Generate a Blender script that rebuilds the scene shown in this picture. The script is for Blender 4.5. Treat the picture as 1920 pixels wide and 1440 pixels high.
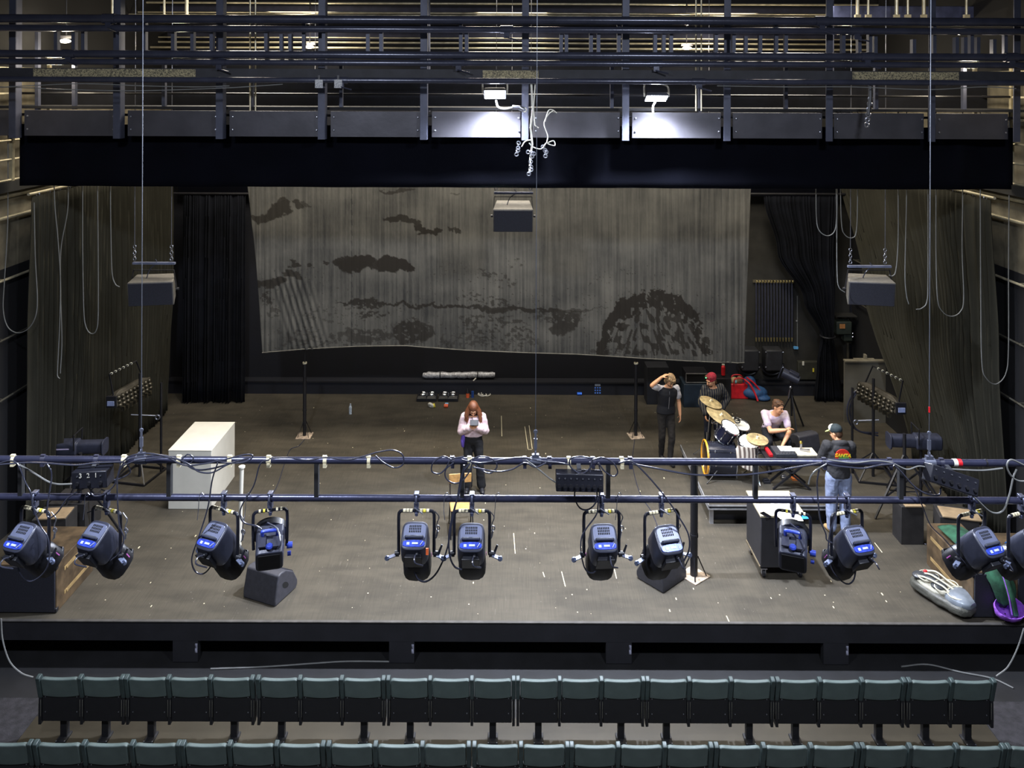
import bpy, math, random
import numpy as np
from mathutils import Vector, Matrix
for _o in list(bpy.data.objects): bpy.data.objects.remove(_o)
SC = bpy.context.scene; COL = SC.collection
PI = math.pi; R = math.radians; V = Vector

# ---------------------------------------------------------------- camera
# stage floor is z = 0, the camera hangs 7.26 m above it, looking level upstage (+Y) with a falling lens shift
F, CX, HY, H, ROLL = 1490.0, 960.0, 160.0, 7.26, R(.22)
cam = bpy.data.cameras.new('camera'); cam.sensor_width = 36; cam.lens = 36*F/1920
cam.shift_y = -(720-HY)/1920; cam.clip_start = .05; cam.clip_end = 200
co = bpy.data.objects.new('camera', cam); COL.objects.link(co)
co.matrix_world = Matrix.Translation((0, 0, H)) @ Matrix.Rotation(R(90), 4, 'X') @ Matrix.Rotation(ROLL, 4, 'Z')
SC.camera = co
def P(px, py, d):
    dx, dy = px-CX, py-HY; c, s = math.cos(ROLL), math.sin(ROLL)
    return V(((dx*c+dy*s)*d/F, d, H-(dy*c-dx*s)*d/F))
def PX(px, d, py=600): return P(px, py, d).x
def PZ(py, d, px=960): return P(px, py, d).z
def FL(px, py, z=0.0):                # the point of the level z seen at a pixel
    dx, dy = px-CX, py-HY; c, s = math.cos(ROLL), math.sin(ROLL)
    d = (H-z)*F/(dy*c-dx*s); return P(px, py, d)

# ---------------------------------------------------------------- view, world, lights
SC.view_settings.view_transform = 'Standard'; SC.view_settings.look = 'None'
SC.view_settings.gamma = 1; SC.view_settings.use_curve_mapping = False
SC.view_settings.exposure = 0.55
W = bpy.data.worlds.new('world'); SC.world = W; W.use_nodes = True
W.node_tree.nodes['Background'].inputs[0].default_value = (.55, .62, .8, 1)
W.node_tree.nodes['Background'].inputs[1].default_value = .10
def area(name, loc, aim, size, watt, col, size_y=None, spread=180):
    l = bpy.data.lights.new(name, 'AREA'); l.energy = watt; l.color = col; l.size = size; l.spread = R(spread)
    if size_y: l.shape = 'RECTANGLE'; l.size_y = size_y
    o = bpy.data.objects.new(name, l); COL.objects.link(o); o.location = loc
    o.rotation_euler = (V(aim)-V(loc)).to_track_quat('-Z', 'Y').to_euler(); return o
def point(name, loc, watt, col, r=.05):
    l = bpy.data.lights.new(name, 'POINT'); l.energy = watt; l.color = col; l.shadow_soft_size = r
    o = bpy.data.objects.new(name, l); COL.objects.link(o); o.location = loc; return o
def spot(name, loc, aim, watt, col, deg, r=.1, blend=.6):
    l = bpy.data.lights.new(name, 'SPOT'); l.energy = watt; l.color = col; l.shadow_soft_size = r; l.spot_size = R(deg); l.spot_blend = blend
    o = bpy.data.objects.new(name, l); COL.objects.link(o); o.location = loc
    o.rotation_euler = (V(aim)-V(loc)).to_track_quat('-Z', 'Y').to_euler(); return o
WARM = (1, .86, .63); COOL = (.80, .86, 1)
FLOODS = [V((PX(928, 11.78, 180), 11.78, PZ(178, 11.78))), V((PX(1231, 11.78, 185), 11.78, PZ(184, 11.78)))]
for q in FLOODS:                      # the two LED floodlights on the bridge
    spot('flood_beam', q+V((0, -.05, -.06)), q+V((0, -1.7, -3.0)), 3000, COOL, 165, .11, .9)
    point('flood_spill', q+V((0, -.06, -.11)), 26, COOL, .06)
for x in (-4.6, 0, 4.6):              # warm working lights above the stage
    for y, e in ((13.7, 140), (15.4, 110), (17.6, 26)):
        area('work_light', (x, y, 8.9), (x*.9, y-.4, 0), 1.5, e, (1, .91, .76), 1.5, 150)
for s in (-1, 1):
    point('gallery_light', (s*6.9, 12.0, 7.55), 48, WARM, .12)
    point('gallery_light', (s*6.6, 15.8, 7.6), 40, WARM, .12)
for x in (-3.2, 3.2):                 # added cool fill over the auditorium, from no visible lamp
    area('auditorium_fill', (x, 3.8, 9.2), (x, 7.6, 0), .6, 330, (.82, .88, 1), None, 160)
LAMPS = [P(122, 77, 13.6), P(580, 88, 17.5), P(1288, 90, 17.5)]
for q, e in zip(LAMPS, (10, 45, 45)): point('cage_lamp', q+V((0, -.12, 0)), e, WARM, .05)

# ---------------------------------------------------------------- materials
def lin(c): return tuple((x/255/12.92 if x/255 <= .04045 else ((x/255+.055)/1.055)**2.4) for x in c)
_mats = {}
def mat(name, rgb, rough=.6, metal=0, var=.18, scale=6, bump=.06, bscale=None, spec=.5, rgb2=None, emit=None):
    if name in _mats: return _mats[name]
    m = bpy.data.materials.new(name); m.use_nodes = True; n = m.node_tree.nodes; l = m.node_tree.links
    b = n['Principled BSDF']; c = lin(rgb); c2 = lin(rgb2) if rgb2 else tuple(x*(1-var*1.6) for x in c); c1 = c if rgb2 else tuple(min(1, x*(1+var)) for x in c)
    tc = n.new('ShaderNodeTexCoord'); no = n.new('ShaderNodeTexNoise'); no.inputs['Scale'].default_value = scale; no.inputs['Detail'].default_value = 5
    l.new(tc.outputs['Object'], no.inputs['Vector'])
    cr = n.new('ShaderNodeValToRGB'); cr.color_ramp.elements[0].position = .35; cr.color_ramp.elements[1].position = .68
    cr.color_ramp.elements[0].color = (*c2, 1); cr.color_ramp.elements[1].color = (*c1, 1)
    l.new(no.outputs['Fac'], cr.inputs[0]); l.new(cr.outputs[0], b.inputs['Base Color'])
    b.inputs['Roughness'].default_value = rough; b.inputs['Metallic'].default_value = metal; b.inputs['Specular IOR Level'].default_value = spec
    if bump:
        n2 = n.new('ShaderNodeTexNoise'); n2.inputs['Scale'].default_value = bscale or scale*6; n2.inputs['Detail'].default_value = 3
        bp = n.new('ShaderNodeBump'); bp.inputs['Strength'].default_value = bump; bp.inputs['Distance'].default_value = .02
        l.new(tc.outputs['Object'], n2.inputs['Vector']); l.new(n2.outputs['Fac'], bp.inputs['Height']); l.new(bp.outputs[0], b.inputs['Normal'])
    if emit: b.inputs['Emission Color'].default_value = (*emit[:3], 1); b.inputs['Emission Strength'].default_value = emit[3]
    _mats[name] = m; return m
BLACK = mat('black_paint', (26, 26, 31), .45)
MATT = mat('matt_black', (17, 17, 21), .85)
PIPE = mat('black_pipe', (56, 58, 80), .3, .45, .12, 4)
HOUSE = mat('lamp_housing', (54, 57, 72), .38, .2, .12, 9, .03)
BARREL = mat('lamp_barrel', (25, 26, 32), .38, .1, .12, 9, .03)
BLUE = mat('blue_panel', (56, 78, 190), .3, .2, .35, 22, .02)
STEEL = mat('steel', (170, 172, 182), .28, .9, .1, 14, .03)
GALV = mat('galvanised_pipe', (205, 196, 168), .38, .55, .15, 5, .03)
RUST = mat('worn_taped_tube', (196, 178, 140), .6, 0, .3, 30, .1)
CHROME = mat('chrome', (215, 218, 225), .12, 1, .05, 5, 0)
RIGTUBE = mat('rig_tube', (60, 62, 76), .24, .35, .12, 4)
CABLE = mat('black_cable', (52, 54, 68), .25, 0, .1, 8, 0, spec=.7)
GREYCABLE = mat('grey_cable', (108, 109, 108), .45, 0, .1, 8, 0)
WHITE = mat('white_paint', (208, 205, 194), .55, 0, .03, 5, .02)
CREAM = mat('cream_tape', (214, 204, 172), .7, 0, .1, 30, .02)
YELLOW = mat('yellow_tape', (222, 206, 70), .6, 0, .1, 30, .02)
RED = mat('red_paint', (196, 22, 34), .5, 0, .15, 10, .03)
WOOD = mat('light_wood', (176, 136, 82), .5, 0, .2, 18, .03)
PLY = mat('brown_plywood', (84, 68, 48), .6, 0, .3, 7, .05)
GRILLE = mat('speaker_grille', (40, 41, 50), .6, .1, .15, 60, .12, 260)
SPKBOX = mat('speaker_cabinet', (88, 85, 80), .6, 0, .1, 20, .1, 160)
PLASTIC = mat('dark_plastic', (52, 54, 60), .5, 0, .12, 20, .04)

# ---------------------------------------------------------------- mesh helpers
def frame(d):
    d = V(d).normalized(); a = V((0, 0, 1)) if abs(d.z) < .9 else V((1, 0, 0))
    x = a.cross(d).normalized(); return x, d.cross(x), d
class MB:
    def __init__(s): s.v = []; s.f = []; s.m = []
    def add(s, vs, fs, k=0, M=None):
        b = len(s.v); s.v += [tuple(M @ V(p)) if M else tuple(p) for p in vs]
        s.f += [tuple(b+i for i in q) for q in fs]; s.m += [k]*len(fs); return s
    def box(s, c, d, k=0, M=None, taper=1, ty=None):
        x, y, z = (q/2 for q in d); t = taper; u = taper if ty is None else ty
        vs = [(-x, -y, -z), (x, -y, -z), (x, y, -z), (-x, y, -z), (-x*t, -y*u, z), (x*t, -y*u, z), (x*t, y*u, z), (-x*t, y*u, z)]
        vs = [V(p)+V(c) for p in vs]
        return s.add(vs, [(0, 3, 2, 1), (4, 5, 6, 7), (0, 1, 5, 4), (1, 2, 6, 5), (2, 3, 7, 6), (3, 0, 4, 7)], k, M)
    def bar(s, a, b, w, h=None, k=0):   # square bar from a to b
        a, b = V(a), V(b); x, y, d = frame(b-a); h = h or w; vs = []
        for p in (a, b): vs += [p+x*sx*w/2+y*sy*h/2 for sx, sy in ((-1, -1), (1, -1), (1, 1), (-1, 1))]
        return s.add(vs, [(0, 3, 2, 1), (4, 5, 6, 7), (0, 1, 5, 4), (1, 2, 6, 5), (2, 3, 7, 6), (3, 0, 4, 7)], k)
    def cyl(s, a, b, r, r2=None, n=14, k=0, M=None):
        a, b = V(a), V(b); r2 = r if r2 is None else r2; x, y, d = frame(b-a); vs = []
        for p, q in ((a, r), (b, r2)): vs += [p+(x*math.cos(t)+y*math.sin(t))*q for t in (2*PI*i/n for i in range(n))]
        fs = [(i, (i+1) % n, n+(i+1) % n, n+i) for i in range(n)]+[tuple(range(n))[::-1], tuple(range(n, 2*n))]
        return s.add(vs, fs, k, M)
    def tube(s, pts, r, n=8, k=0, closed=False, rr=None):
        pts = [V(p) for p in pts]; N = len(pts); vs = []; prev = None
        for i, p in enumerate(pts):
            t = (pts[(i+1) % N]-pts[i-1]) if closed else (pts[min(i+1, N-1)]-pts[max(i-1, 0)])
            if t.length < 1e-9: t = V((0, 0, 1))
            t.normalize()
            if prev is None: prev = frame(t)[0]
            x = prev-t*prev.dot(t); x = x.normalized() if x.length > 1e-6 else frame(t)[0]; prev = x; y = t.cross(x)
            q = rr[i] if rr else r
            vs += [p+(x*math.cos(a)+y*math.sin(a))*q for a in (2*PI*j/n for j in range(n))]
        fs = []
        for i in range(N if closed else N-1):
            a, b = i*n, ((i+1) % N)*n
            fs += [(a+j, a+(j+1) % n, b+(j+1) % n, b+j) for j in range(n)]
        if not closed: fs += [tuple(range(n))[::-1], tuple(range((N-1)*n, N*n))]
        return s.add(vs, fs, k)
    def ell(s, c, r, n=14, k=0, M=None):
        c = V(c); r = r if hasattr(r, '__len__') else (r, r, r); h = max(4, n//2); vs = [(0, 0, -1)]
        for i in range(1, h):
            a = PI*i/h; vs += [(math.sin(a)*math.cos(t), math.sin(a)*math.sin(t), -math.cos(a)) for t in (2*PI*j/n for j in range(n))]
        vs.append((0, 0, 1)); T = len(vs)-1
        fs = [(0, 1+(j+1) % n, 1+j) for j in range(n)]
        for i in range(h-2):
            a, b = 1+i*n, 1+(i+1)*n; fs += [(a+j, a+(j+1) % n, b+(j+1) % n, b+j) for j in range(n)]
        a = 1+(h-2)*n; fs += [(a+j, a+(j+1) % n, T) for j in range(n)]
        if M: return s.add([M @ V((p[0]*r[0], p[1]*r[1], p[2]*r[2])) + c for p in vs], fs, k)
        return s.add([V((p[0]*r[0], p[1]*r[1], p[2]*r[2]))+c for p in vs], fs, k)
    def cap(s, a, b, ra, rb, n=12, k=0):   # tapered capsule, closed
        a, b = V(a), V(b); d = b-a
        if d.length < 1e-6: return s.ell(a, ra, n, k)
        x, y, d = frame(d); rings = []
        for i in range(1, 5): t = PI/2*i/4; rings.append((a-d*ra*math.cos(t), ra*math.sin(t)))
        for i in range(4): t = PI/2*i/4; rings.append((b+d*rb*math.sin(t), rb*math.cos(t)))
        vs = [a-d*ra]
        for p, q in rings: vs += [p+(x*math.cos(t)+y*math.sin(t))*q for t in (2*PI*j/n for j in range(n))]
        vs.append(b+d*rb); T = len(vs)-1; fs = [(0, 1+(j+1) % n, 1+j) for j in range(n)]
        for i in range(len(rings)-1):
            a_, b_ = 1+i*n, 1+(i+1)*n; fs += [(a_+j, a_+(j+1) % n, b_+(j+1) % n, b_+j) for j in range(n)]
        a_ = 1+(len(rings)-1)*n; fs += [(a_+j, a_+(j+1) % n, T) for j in range(n)]
        return s.add(vs, fs, k)
    def loft(s, secs, n=20, k=0, p=2.0):  # secs: (center, rx, ry, right, fwd) superellipse sections
        vs = []
        for c, rx, ry, rt, fw in secs:
            for j in range(n):
                t = 2*PI*j/n; cs, sn = math.cos(t), math.sin(t)
                vs.append(V(c)+V(rt)*rx*math.copysign(abs(cs)**(2/p), cs)+V(fw)*ry*math.copysign(abs(sn)**(2/p), sn))
        m = len(secs); fs = []
        for i in range(m-1):
            a, b = i*n, (i+1)*n; fs += [(a+j, a+(j+1) % n, b+(j+1) % n, b+j) for j in range(n)]
        fs += [tuple(range(n))[::-1], tuple(range((m-1)*n, m*n))]
        return s.add(vs, fs, k)
    def prism(s, poly, a, b, k=0, M=None, ax='y'):   # 2D outline extruded from a to b along the axis
        n = len(poly); mk = {'y': lambda p, t: (p[0], t, p[1]), 'x': lambda p, t: (t, p[0], p[1]), 'z': lambda p, t: (p[0], p[1], t)}[ax]
        vs = [mk(p, a) for p in poly]+[mk(p, b) for p in poly]
        fs = [tuple(range(n))[::-1], tuple(range(n, 2*n))]+[(i, (i+1) % n, n+(i+1) % n, n+i) for i in range(n)]
        return s.add(vs, fs, k, M)
    def lathe(s, prof, M=None, n=24, k=0, caps=True):           # prof: (r, z)
        vs = [(r*math.cos(t), r*math.sin(t), z) for r, z in prof for t in (2*PI*j/n for j in range(n))]
        fs = []
        for i in range(len(prof)-1):
            a, b = i*n, (i+1)*n; fs += [(a+j, a+(j+1) % n, b+(j+1) % n, b+j) for j in range(n)]
        if caps: fs += [tuple(range(n))[::-1], tuple(range((len(prof)-1)*n, len(prof)*n))]
        return s.add(vs, fs, k, M)
    def torus(s, c, Rr, r, ax=(0, 0, 1), n=24, m=8, k=0, a0=0, a1=2*PI):
        x, y, d = frame(ax); full = a1-a0 > 6.28; N = n if full else n+1
        return s.tube([V(c)+(x*math.cos(t)+y*math.sin(t))*Rr for t in (a0+(a1-a0)*i/n for i in range(N))], r, m, k, full)
def catmull(p, n=8):
    p = [V(q) for q in p]; p = [p[0]*2-p[1]]+p+[p[-1]*2-p[-2]]; out = []
    for i in range(1, len(p)-2):
        for j in range(n):
            t = j/n; a, b, c, d = p[i-1:i+3]
            out.append(.5*((2*b)+(c-a)*t+(2*a-5*b+4*c-d)*t*t+(3*b-a-3*c+d)*t**3))
    out.append(p[-2]); return out
def orient(mb):
    return mb
_MX = {}
def link(name, mb, mt, parent=None, world=False, bev=0, seg=2, sm=38, origin=None, vox=0, solid=0, sub=0):
    me = bpy.data.meshes.new(name); vs = mb.v
    org = None
    if parent is None:
        if origin is None:
            xs = [p[0] for p in vs]; ys = [p[1] for p in vs]; zs = [p[2] for p in vs]
            org = V(((min(xs)+max(xs))/2, (min(ys)+max(ys))/2, min(zs)))
        else: org = V(origin)
        vs = [(p[0]-org.x, p[1]-org.y, p[2]-org.z) for p in vs]
    elif world:
        inv = _MX[parent.name].inverted(); vs = [tuple(inv @ V(p)) for p in vs]
    me.from_pydata(vs, [], mb.f)
    import bmesh
    bm = bmesh.new(); bm.from_mesh(me); bmesh.ops.recalc_face_normals(bm, faces=bm.faces); bm.to_mesh(me); bm.free()
    mts = mt if isinstance(mt, (list, tuple)) else [mt]
    for q in mts: me.materials.append(q)
    if len(mts) > 1: me.polygons.foreach_set('material_index', mb.m)
    if sm:
        me.polygons.foreach_set('use_smooth', [True]*len(me.polygons)); me.set_sharp_from_angle(angle=R(sm))
    o = bpy.data.objects.new(name, me); COL.objects.link(o)
    if parent is not None:
        o.parent = parent; _MX[o.name] = _MX[parent.name]
    else: o.location = org; _MX[o.name] = Matrix.Translation(org)
    if vox:
        q = o.modifiers.new('r', 'REMESH'); q.mode = 'VOXEL'; q.voxel_size = vox; q.use_smooth_shade = True
        q = o.modifiers.new('s', 'SMOOTH'); q.factor = .5; q.iterations = 3
    if solid: q = o.modifiers.new('t', 'SOLIDIFY'); q.thickness = solid; q.offset = 0
    if bev:
        q = o.modifiers.new('b', 'BEVEL'); q.width = bev; q.segments = seg; q.limit_method = 'ANGLE'; q.angle_limit = R(35)
    if sub: q = o.modifiers.new('u', 'SUBSURF'); q.levels = q.render_levels = sub
    return o
def tag(o, label=None, cat=None, group=None, kind=None):
    if label: o['label'] = label
    if cat: o['category'] = cat
    if group: o['group'] = group
    if kind: o['kind'] = kind
    return o
def solo(name, label, cat, mb, mt, group=None, kind=None, **kw): return tag(link(name, mb, mt, **kw), label, cat, group, kind)
def struct(name, mb, mt, label=None, **kw): return tag(link(name, mb, mt, **kw), label, None, None, 'structure')
def thing(name, label, cat, loc, rz=0, group=None, M=None):
    o = bpy.data.objects.new(name, None); COL.objects.link(o); o.empty_display_size = .1
    M = M or (Matrix.Translation(V(loc)) @ Matrix.Rotation(rz, 4, 'Z')); o.matrix_world = M; _MX[o.name] = M.copy()
    return tag(o, label, cat, group)
def kids(o): return [c for c in bpy.data.objects if c.parent == o]
def dup(o, loc, rz=None, label=None, group=None, parent=None):
    c = o.copy(); COL.objects.link(c)
    if parent is None:
        c.location = loc
        if rz is not None: c.rotation_euler = (0, 0, rz)
        if label: c['label'] = label
        if group: c['group'] = group
    else: c.parent = parent
    for ch in kids(o): dup(ch, None, parent=c)
    return c
def text(name, body, size, mt, parent, M, extrude=.001, offset=0, shear=0, center=False):
    cu = bpy.data.curves.new('t', 'FONT'); cu.body = body; cu.size = size; cu.extrude = extrude; cu.offset = offset; cu.shear = shear
    if center: cu.align_x = 'CENTER'; cu.align_y = 'CENTER'
    o = bpy.data.objects.new('t', cu); COL.objects.link(o); bpy.context.view_layer.update()
    me = bpy.data.meshes.new_from_object(o.evaluated_get(bpy.context.evaluated_depsgraph_get())); bpy.data.objects.remove(o); me.materials.clear(); me.materials.append(mt); me.name = name
    o = bpy.data.objects.new(name, me); COL.objects.link(o); o.parent = parent; o.matrix_local = M; return o
def pl(pts, d): return [P(x, y, q if len(t) == 0 else t[0]) for (x, y, *t), q in ((p, d) for p in pts)]
def cable(label, pts, d, r=.006, mt=None, n=7, name='cable', cat='cable', group=None, m=6):
    """pts: (px, py[, depth])"""
    mb = MB(); mb.tube(catmull(pl(pts, d), n), r, m); return solo(name, label, cat, mb, mt or CABLE, group)
# ---------------------------------------------------------------- the setting
def nodemat(name):
    m = bpy.data.materials.new(name); m.use_nodes = True; return m, m.node_tree.nodes, m.node_tree.links, m.node_tree.nodes['Principled BSDF']
def floor_mat():
    m, n, l, b = nodemat('stage_deck_paint'); tc = n.new('ShaderNodeTexCoord')
    def noise(sc, det=4, vec=None, st=None):
        q = n.new('ShaderNodeTexNoise'); q.inputs['Scale'].default_value = sc; q.inputs['Detail'].default_value = det
        if st:
            mp = n.new('ShaderNodeMapping'); mp.inputs['Scale'].default_value = st; l.new(tc.outputs['Object'], mp.inputs[0]); l.new(mp.outputs[0], q.inputs['Vector'])
        else: l.new(tc.outputs['Object'], q.inputs['Vector'])
        return q.outputs['Fac']
    def ramp(f, a, b_, ca, cb):
        r = n.new('ShaderNodeValToRGB'); r.color_ramp.elements[0].position = a; r.color_ramp.elements[1].position = b_
        r.color_ramp.elements[0].color = (*ca, 1); r.color_ramp.elements[1].color = (*cb, 1); l.new(f, r.inputs[0]); return r.outputs[0]
    def mul(a, b_, t='MULTIPLY', f=1):
        q = n.new('ShaderNodeMix'); q.data_type = 'RGBA'; q.blend_type = t; q.inputs[0].default_value = f
        l.new(a, q.inputs['A']); l.new(b_, q.inputs['B']); return q.outputs['Result']
    base = ramp(noise(.45, 5), .3, .7, lin((64, 60, 52)), lin((74, 69, 60)))
    base = mul(base, ramp(noise(5, 6, st=(.35, 1, 1)), .35, .62, (.74,)*3, (1.08, 1.07, 1.05)))
    base = mul(base, ramp(noise(9, 3, st=(7, .25, 1)), .40, .52, (.86,)*3, (1, 1, 1)))
    base = mul(base, ramp(noise(11, 2, st=(6, .35, 1)), .70, .74, (0, 0, 0), (.030, .029, .026)), 'ADD')
    sp = ramp(noise(30, 2, st=(1, .5, 1)), .745, .76, (0, 0, 0), (.07, .068, .06)); base = mul(base, sp, 'ADD')
    l.new(base, b.inputs['Base Color']); b.inputs['Roughness'].default_value = .62; b.inputs['Specular IOR Level'].default_value = .35
    bp = n.new('ShaderNodeBump'); bp.inputs['Strength'].default_value = .12; l.new(noise(40, 3), bp.inputs['Height']); l.new(bp.outputs[0], b.inputs['Normal'])
    return m
XW = 8.1; YF = 10.76; YB = 19.0; AF = -.56; TOP = 9.5
DECK = floor_mat()
mb = MB(); mb.box((0, (YF+YB)/2, -.06), (2*XW, YB-YF, .12)); struct('stage_floor', mb, DECK, origin=(0, 15, -.12))
AUD = mat('auditorium_floor', (48, 43, 33), .45, 0, .16, 2, .05)
AUD2 = mat('aisle_carpet', (36, 34, 38), .9, 0, .3, 12, .3)
mb = MB(); mb.box((0, 5.12, AF-.05), (2*XW, 9.4, .1)); struct('floor', mb, AUD)
mb = MB(); mb.box((0, 14.51, AF-.05), (2*XW, 9.38, .1)); struct('floor', mb, mat('dark_floor', (15, 15, 18), .7, 0, .3, 3))
for s in (-1, 1):
    mb = MB(); mb.box((s*(XW-1.13), 6.8, AF+.006), (2.24, 6.6, .012)); struct('floor_aisle', mb, AUD2)
FASC = mat('fascia_black', (27, 27, 33), .7, 0, .15, 3, .1)
mb = MB(); mb.box((0, YF-.012, -.135), (2*XW, .024, .25)); struct('trim_1', mb, FASC)
mb = MB(); mb.box((0, YF-.02, .004), (2*XW, .045, .012)); struct('trim_2', mb, mat('edge_strip', (70, 68, 66), .5))
for i, (a, b) in enumerate(((325, 372), (730, 777), (1136, 1184), (1543, 1590))):
    x0, x1 = PX(a, YF, 1215), PX(b, YF, 1215)
    mb = MB(); mb.box(((x0+x1)/2, YF+.03, -.40), (x1-x0, .10, .30)); mb.box((x1-.02, YF-.022, -.36), (.03, .01, .12), 1)
    struct('trim_%d' % (i+3), mb, [FASC, mat('scuffed_edge', (150, 150, 168), .5, 0, .6, 30)])
mb = MB(); mb.box((0, YF+.75, -.33), (2*XW, .05, .42)); struct('wall_understage', mb, MATT)
# back wall with a low ledge at its foot
NAVY = mat('back_wall_paint', (10, 13, 25), .8, 0, .12, 2, .1)
mb = MB(); mb.box((0, YB-.05, TOP/2-.3), (2*XW, .1, TOP+.6)); struct('wall_back', mb, NAVY)
mb = MB(); mb.box((0, YB-.225, .15), (2*XW, .25, .30)); mb.box((0, YB-.36, .285), (2*XW, .025, .03), 1); struct('baseboard_back', mb, [NAVY, BLACK])
BRN = mat('upstage_wall_panel', (40, 39, 36), .8, 0, .2, 3, .1)
mb = MB(); mb.box((PX(1545, 19)-.75, YB-.12, 3.4), (2.6, .04, 6.3)); struct('wall_panel', mb, BRN)
# side walls: pale mottled band at mid height, dark colour below and above it
def side_mat():
    m, n, l, b = nodemat('side_wall_render'); tc = n.new('ShaderNodeTexCoord')
    q = n.new('ShaderNodeTexNoise'); q.inputs['Scale'].default_value = 3; q.inputs['Detail'].default_value = 10; l.new(tc.outputs['Object'], q.inputs['Vector'])
    r = n.new('ShaderNodeValToRGB'); r.color_ramp.elements[0].position = .35; r.color_ramp.elements[1].position = .7
    r.color_ramp.elements[0].color = (*lin((84, 78, 64)), 1); r.color_ramp.elements[1].color = (*lin((126, 118, 98)), 1); l.new(q.outputs['Fac'], r.inputs[0])
    s = n.new('ShaderNodeSeparateXYZ'); l.new(tc.outputs['Object'], s.inputs[0])
    t = n.new('ShaderNodeMath'); t.operation = 'COMPARE'; t.inputs[1].default_value = 5.9; t.inputs[2].default_value = 1.6; l.new(s.outputs['Z'], t.inputs[0])
    mx = n.new('ShaderNodeMix'); mx.data_type = 'RGBA'; mx.inputs['A'].default_value = (*lin((9, 9, 13)), 1)
    l.new(t.outputs[0], mx.inputs['Factor']); l.new(r.outputs[0], mx.inputs['B']); l.new(mx.outputs['Result'], b.inputs['Base Color']); b.inputs['Roughness'].default_value = .8
    bp = n.new('ShaderNodeBump'); bp.inputs['Strength'].default_value = .35; l.new(q.outputs['Fac'], bp.inputs['Height']); l.new(bp.outputs[0], b.inputs['Normal']); return m
SW = side_mat()
for nm, s in (('wall_left', -1), ('wall_right', 1)):
    mb = MB(); mb.box((s*(XW+.06), 10, (TOP+AF)/2), (.12, 19.3, TOP-AF)); struct(nm, mb, SW, origin=(s*XW, 10, 0))
mb = MB(); mb.box((0, 10, TOP+.05), (2*XW+.3, 19.4, .1)); struct('ceiling', mb, MATT)
# rails along the side walls
hts = ['lowest', 'second lowest', 'middle', 'second highest', 'highest']
for s, side in ((-1, 'left'), (1, 'right')):
    for i, (z, w) in enumerate(((2.27, .02), (3.21, .02), (4.15, .026), (5.13, .04), (5.47, .04))):
        mb = MB(); x = s*(XW-.09); mb.cyl((x, 9.2, z), (x, 18.6, z), w*.8, n=10)
        for y in np.arange(9.5, 18.6, 1.5): mb.box((s*(XW-.04), y, z), (.1, .03, .05), 0)
        solo('wall_rail', 'steel pipe rail on the %s side wall, %s of five' % (side, hts[i]), 'rail', mb, GALV if i > 1 else mat('dull_rail', (80, 78, 70), .5, .3), 'pipe rails on the side walls')
# gallery ladder frames on the walls, high up near the front
for s, side in ((-1, 'left'), (1, 'right')):
    r_ = thing('gallery_balustrade', 'pale steel gallery railing high on the %s wall beside the bridge' % side, 'railing', (s*7.86, 12.6, 5.75))
    for z in (.0, .32, .62, 1.0, 1.35, 1.75):
        mb = MB(); mb.cyl((0, -3.2, z), (0, 1.2, z), .02, n=8); link('rail', mb, GALV, r_)
    for y in (-3.1, -2.1, -1.1, -.1, .9):
        mb = MB(); mb.box((0, y, .95), (.05, .06, 2.0)); link('post', mb, mat('gallery_post', (150, 140, 112), .6), r_)
    mb = MB(); mb.box((s*.1, -1, -.1), (.3, 4.6, .16)); link('edge_beam', mb, BRN, r_)

# ---------------------------------------------------------------- cloths
def sheet(rows, nu, nv, amp, pleats, jit=.3, seed=1):
    """rows: [(z, [(x, y), ...])] from top to bottom; each polyline is resampled; pleats folds of depth amp"""
    rnd = random.Random(seed); ph = [rnd.uniform(0, 6.28) for _ in range(8)]; fr = [rnd.uniform(.55, 1.6) for _ in range(8)]
    def at(poly, u):
        L = [0]
        for a, b in zip(poly, poly[1:]): L.append(L[-1]+math.dist(a, b))
        t = u*L[-1]
        for i in range(len(poly)-1):
            if t <= L[i+1] or i == len(poly)-2:
                k = (t-L[i])/max(1e-9, L[i+1]-L[i]); a, b = poly[i], poly[i+1]
                d = V((b[0]-a[0], b[1]-a[1], 0)).normalized(); return V((a[0]+(b[0]-a[0])*k, a[1]+(b[1]-a[1])*k, 0)), V((-d.y, d.x, 0))
    mb = MB(); vs = []; m = len(rows)-1
    for j in range(nv+1):
        t = j/nv*m; i = min(int(t), m-1); k = t-i; k2 = k*k*(3-2*k) if m > 1 else k; z = rows[i][0]*(1-k)+rows[i+1][0]*k
        for q in range(nu+1):
            u = q/nu; a, na = at(rows[i][1], u); b, nb = at(rows[i+1][1], u); p = a*(1-k2)+b*k2; nn = (na*(1-k2)+nb*k2).normalized()
            w = math.sin(PI*pleats*u*2.7+1.6*math.sin(2*PI*2.3*u+ph[0])+1.1*math.sin(2*PI*5.7*u+ph[1])+.25*math.sin(j/nv*3+9*u+ph[2]))
            w = (2*(1-abs(w)**.75)-1)*(.75+.35*math.sin(2*PI*3.1*u+ph[3])); g = .55+.45*min(1, j/nv*2.5)
            vs.append((p.x+nn.x*w*amp*g, p.y+nn.y*w*amp*g, z+(.012*math.sin(7*u*pleats) if j == nv else 0)))
    fs = [(j*(nu+1)+q, j*(nu+1)+q+1, (j+1)*(nu+1)+q+1, (j+1)*(nu+1)+q) for j in range(nv) for q in range(nu)]
    return mb.add(vs, fs)
VEL = mat('olive_black_velour', (43, 42, 35), .9, 0, .05, 3, .15, 90, spec=.2)
VELB = mat('blue_black_velour', (17, 19, 26), .95, 0, .2, 3, .15, 90, spec=.15)
t = thing('side_curtain', 'tall olive black pleated curtain along the left side of the stage', 'curtain', (-7.7, 15.3, 0))
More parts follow.
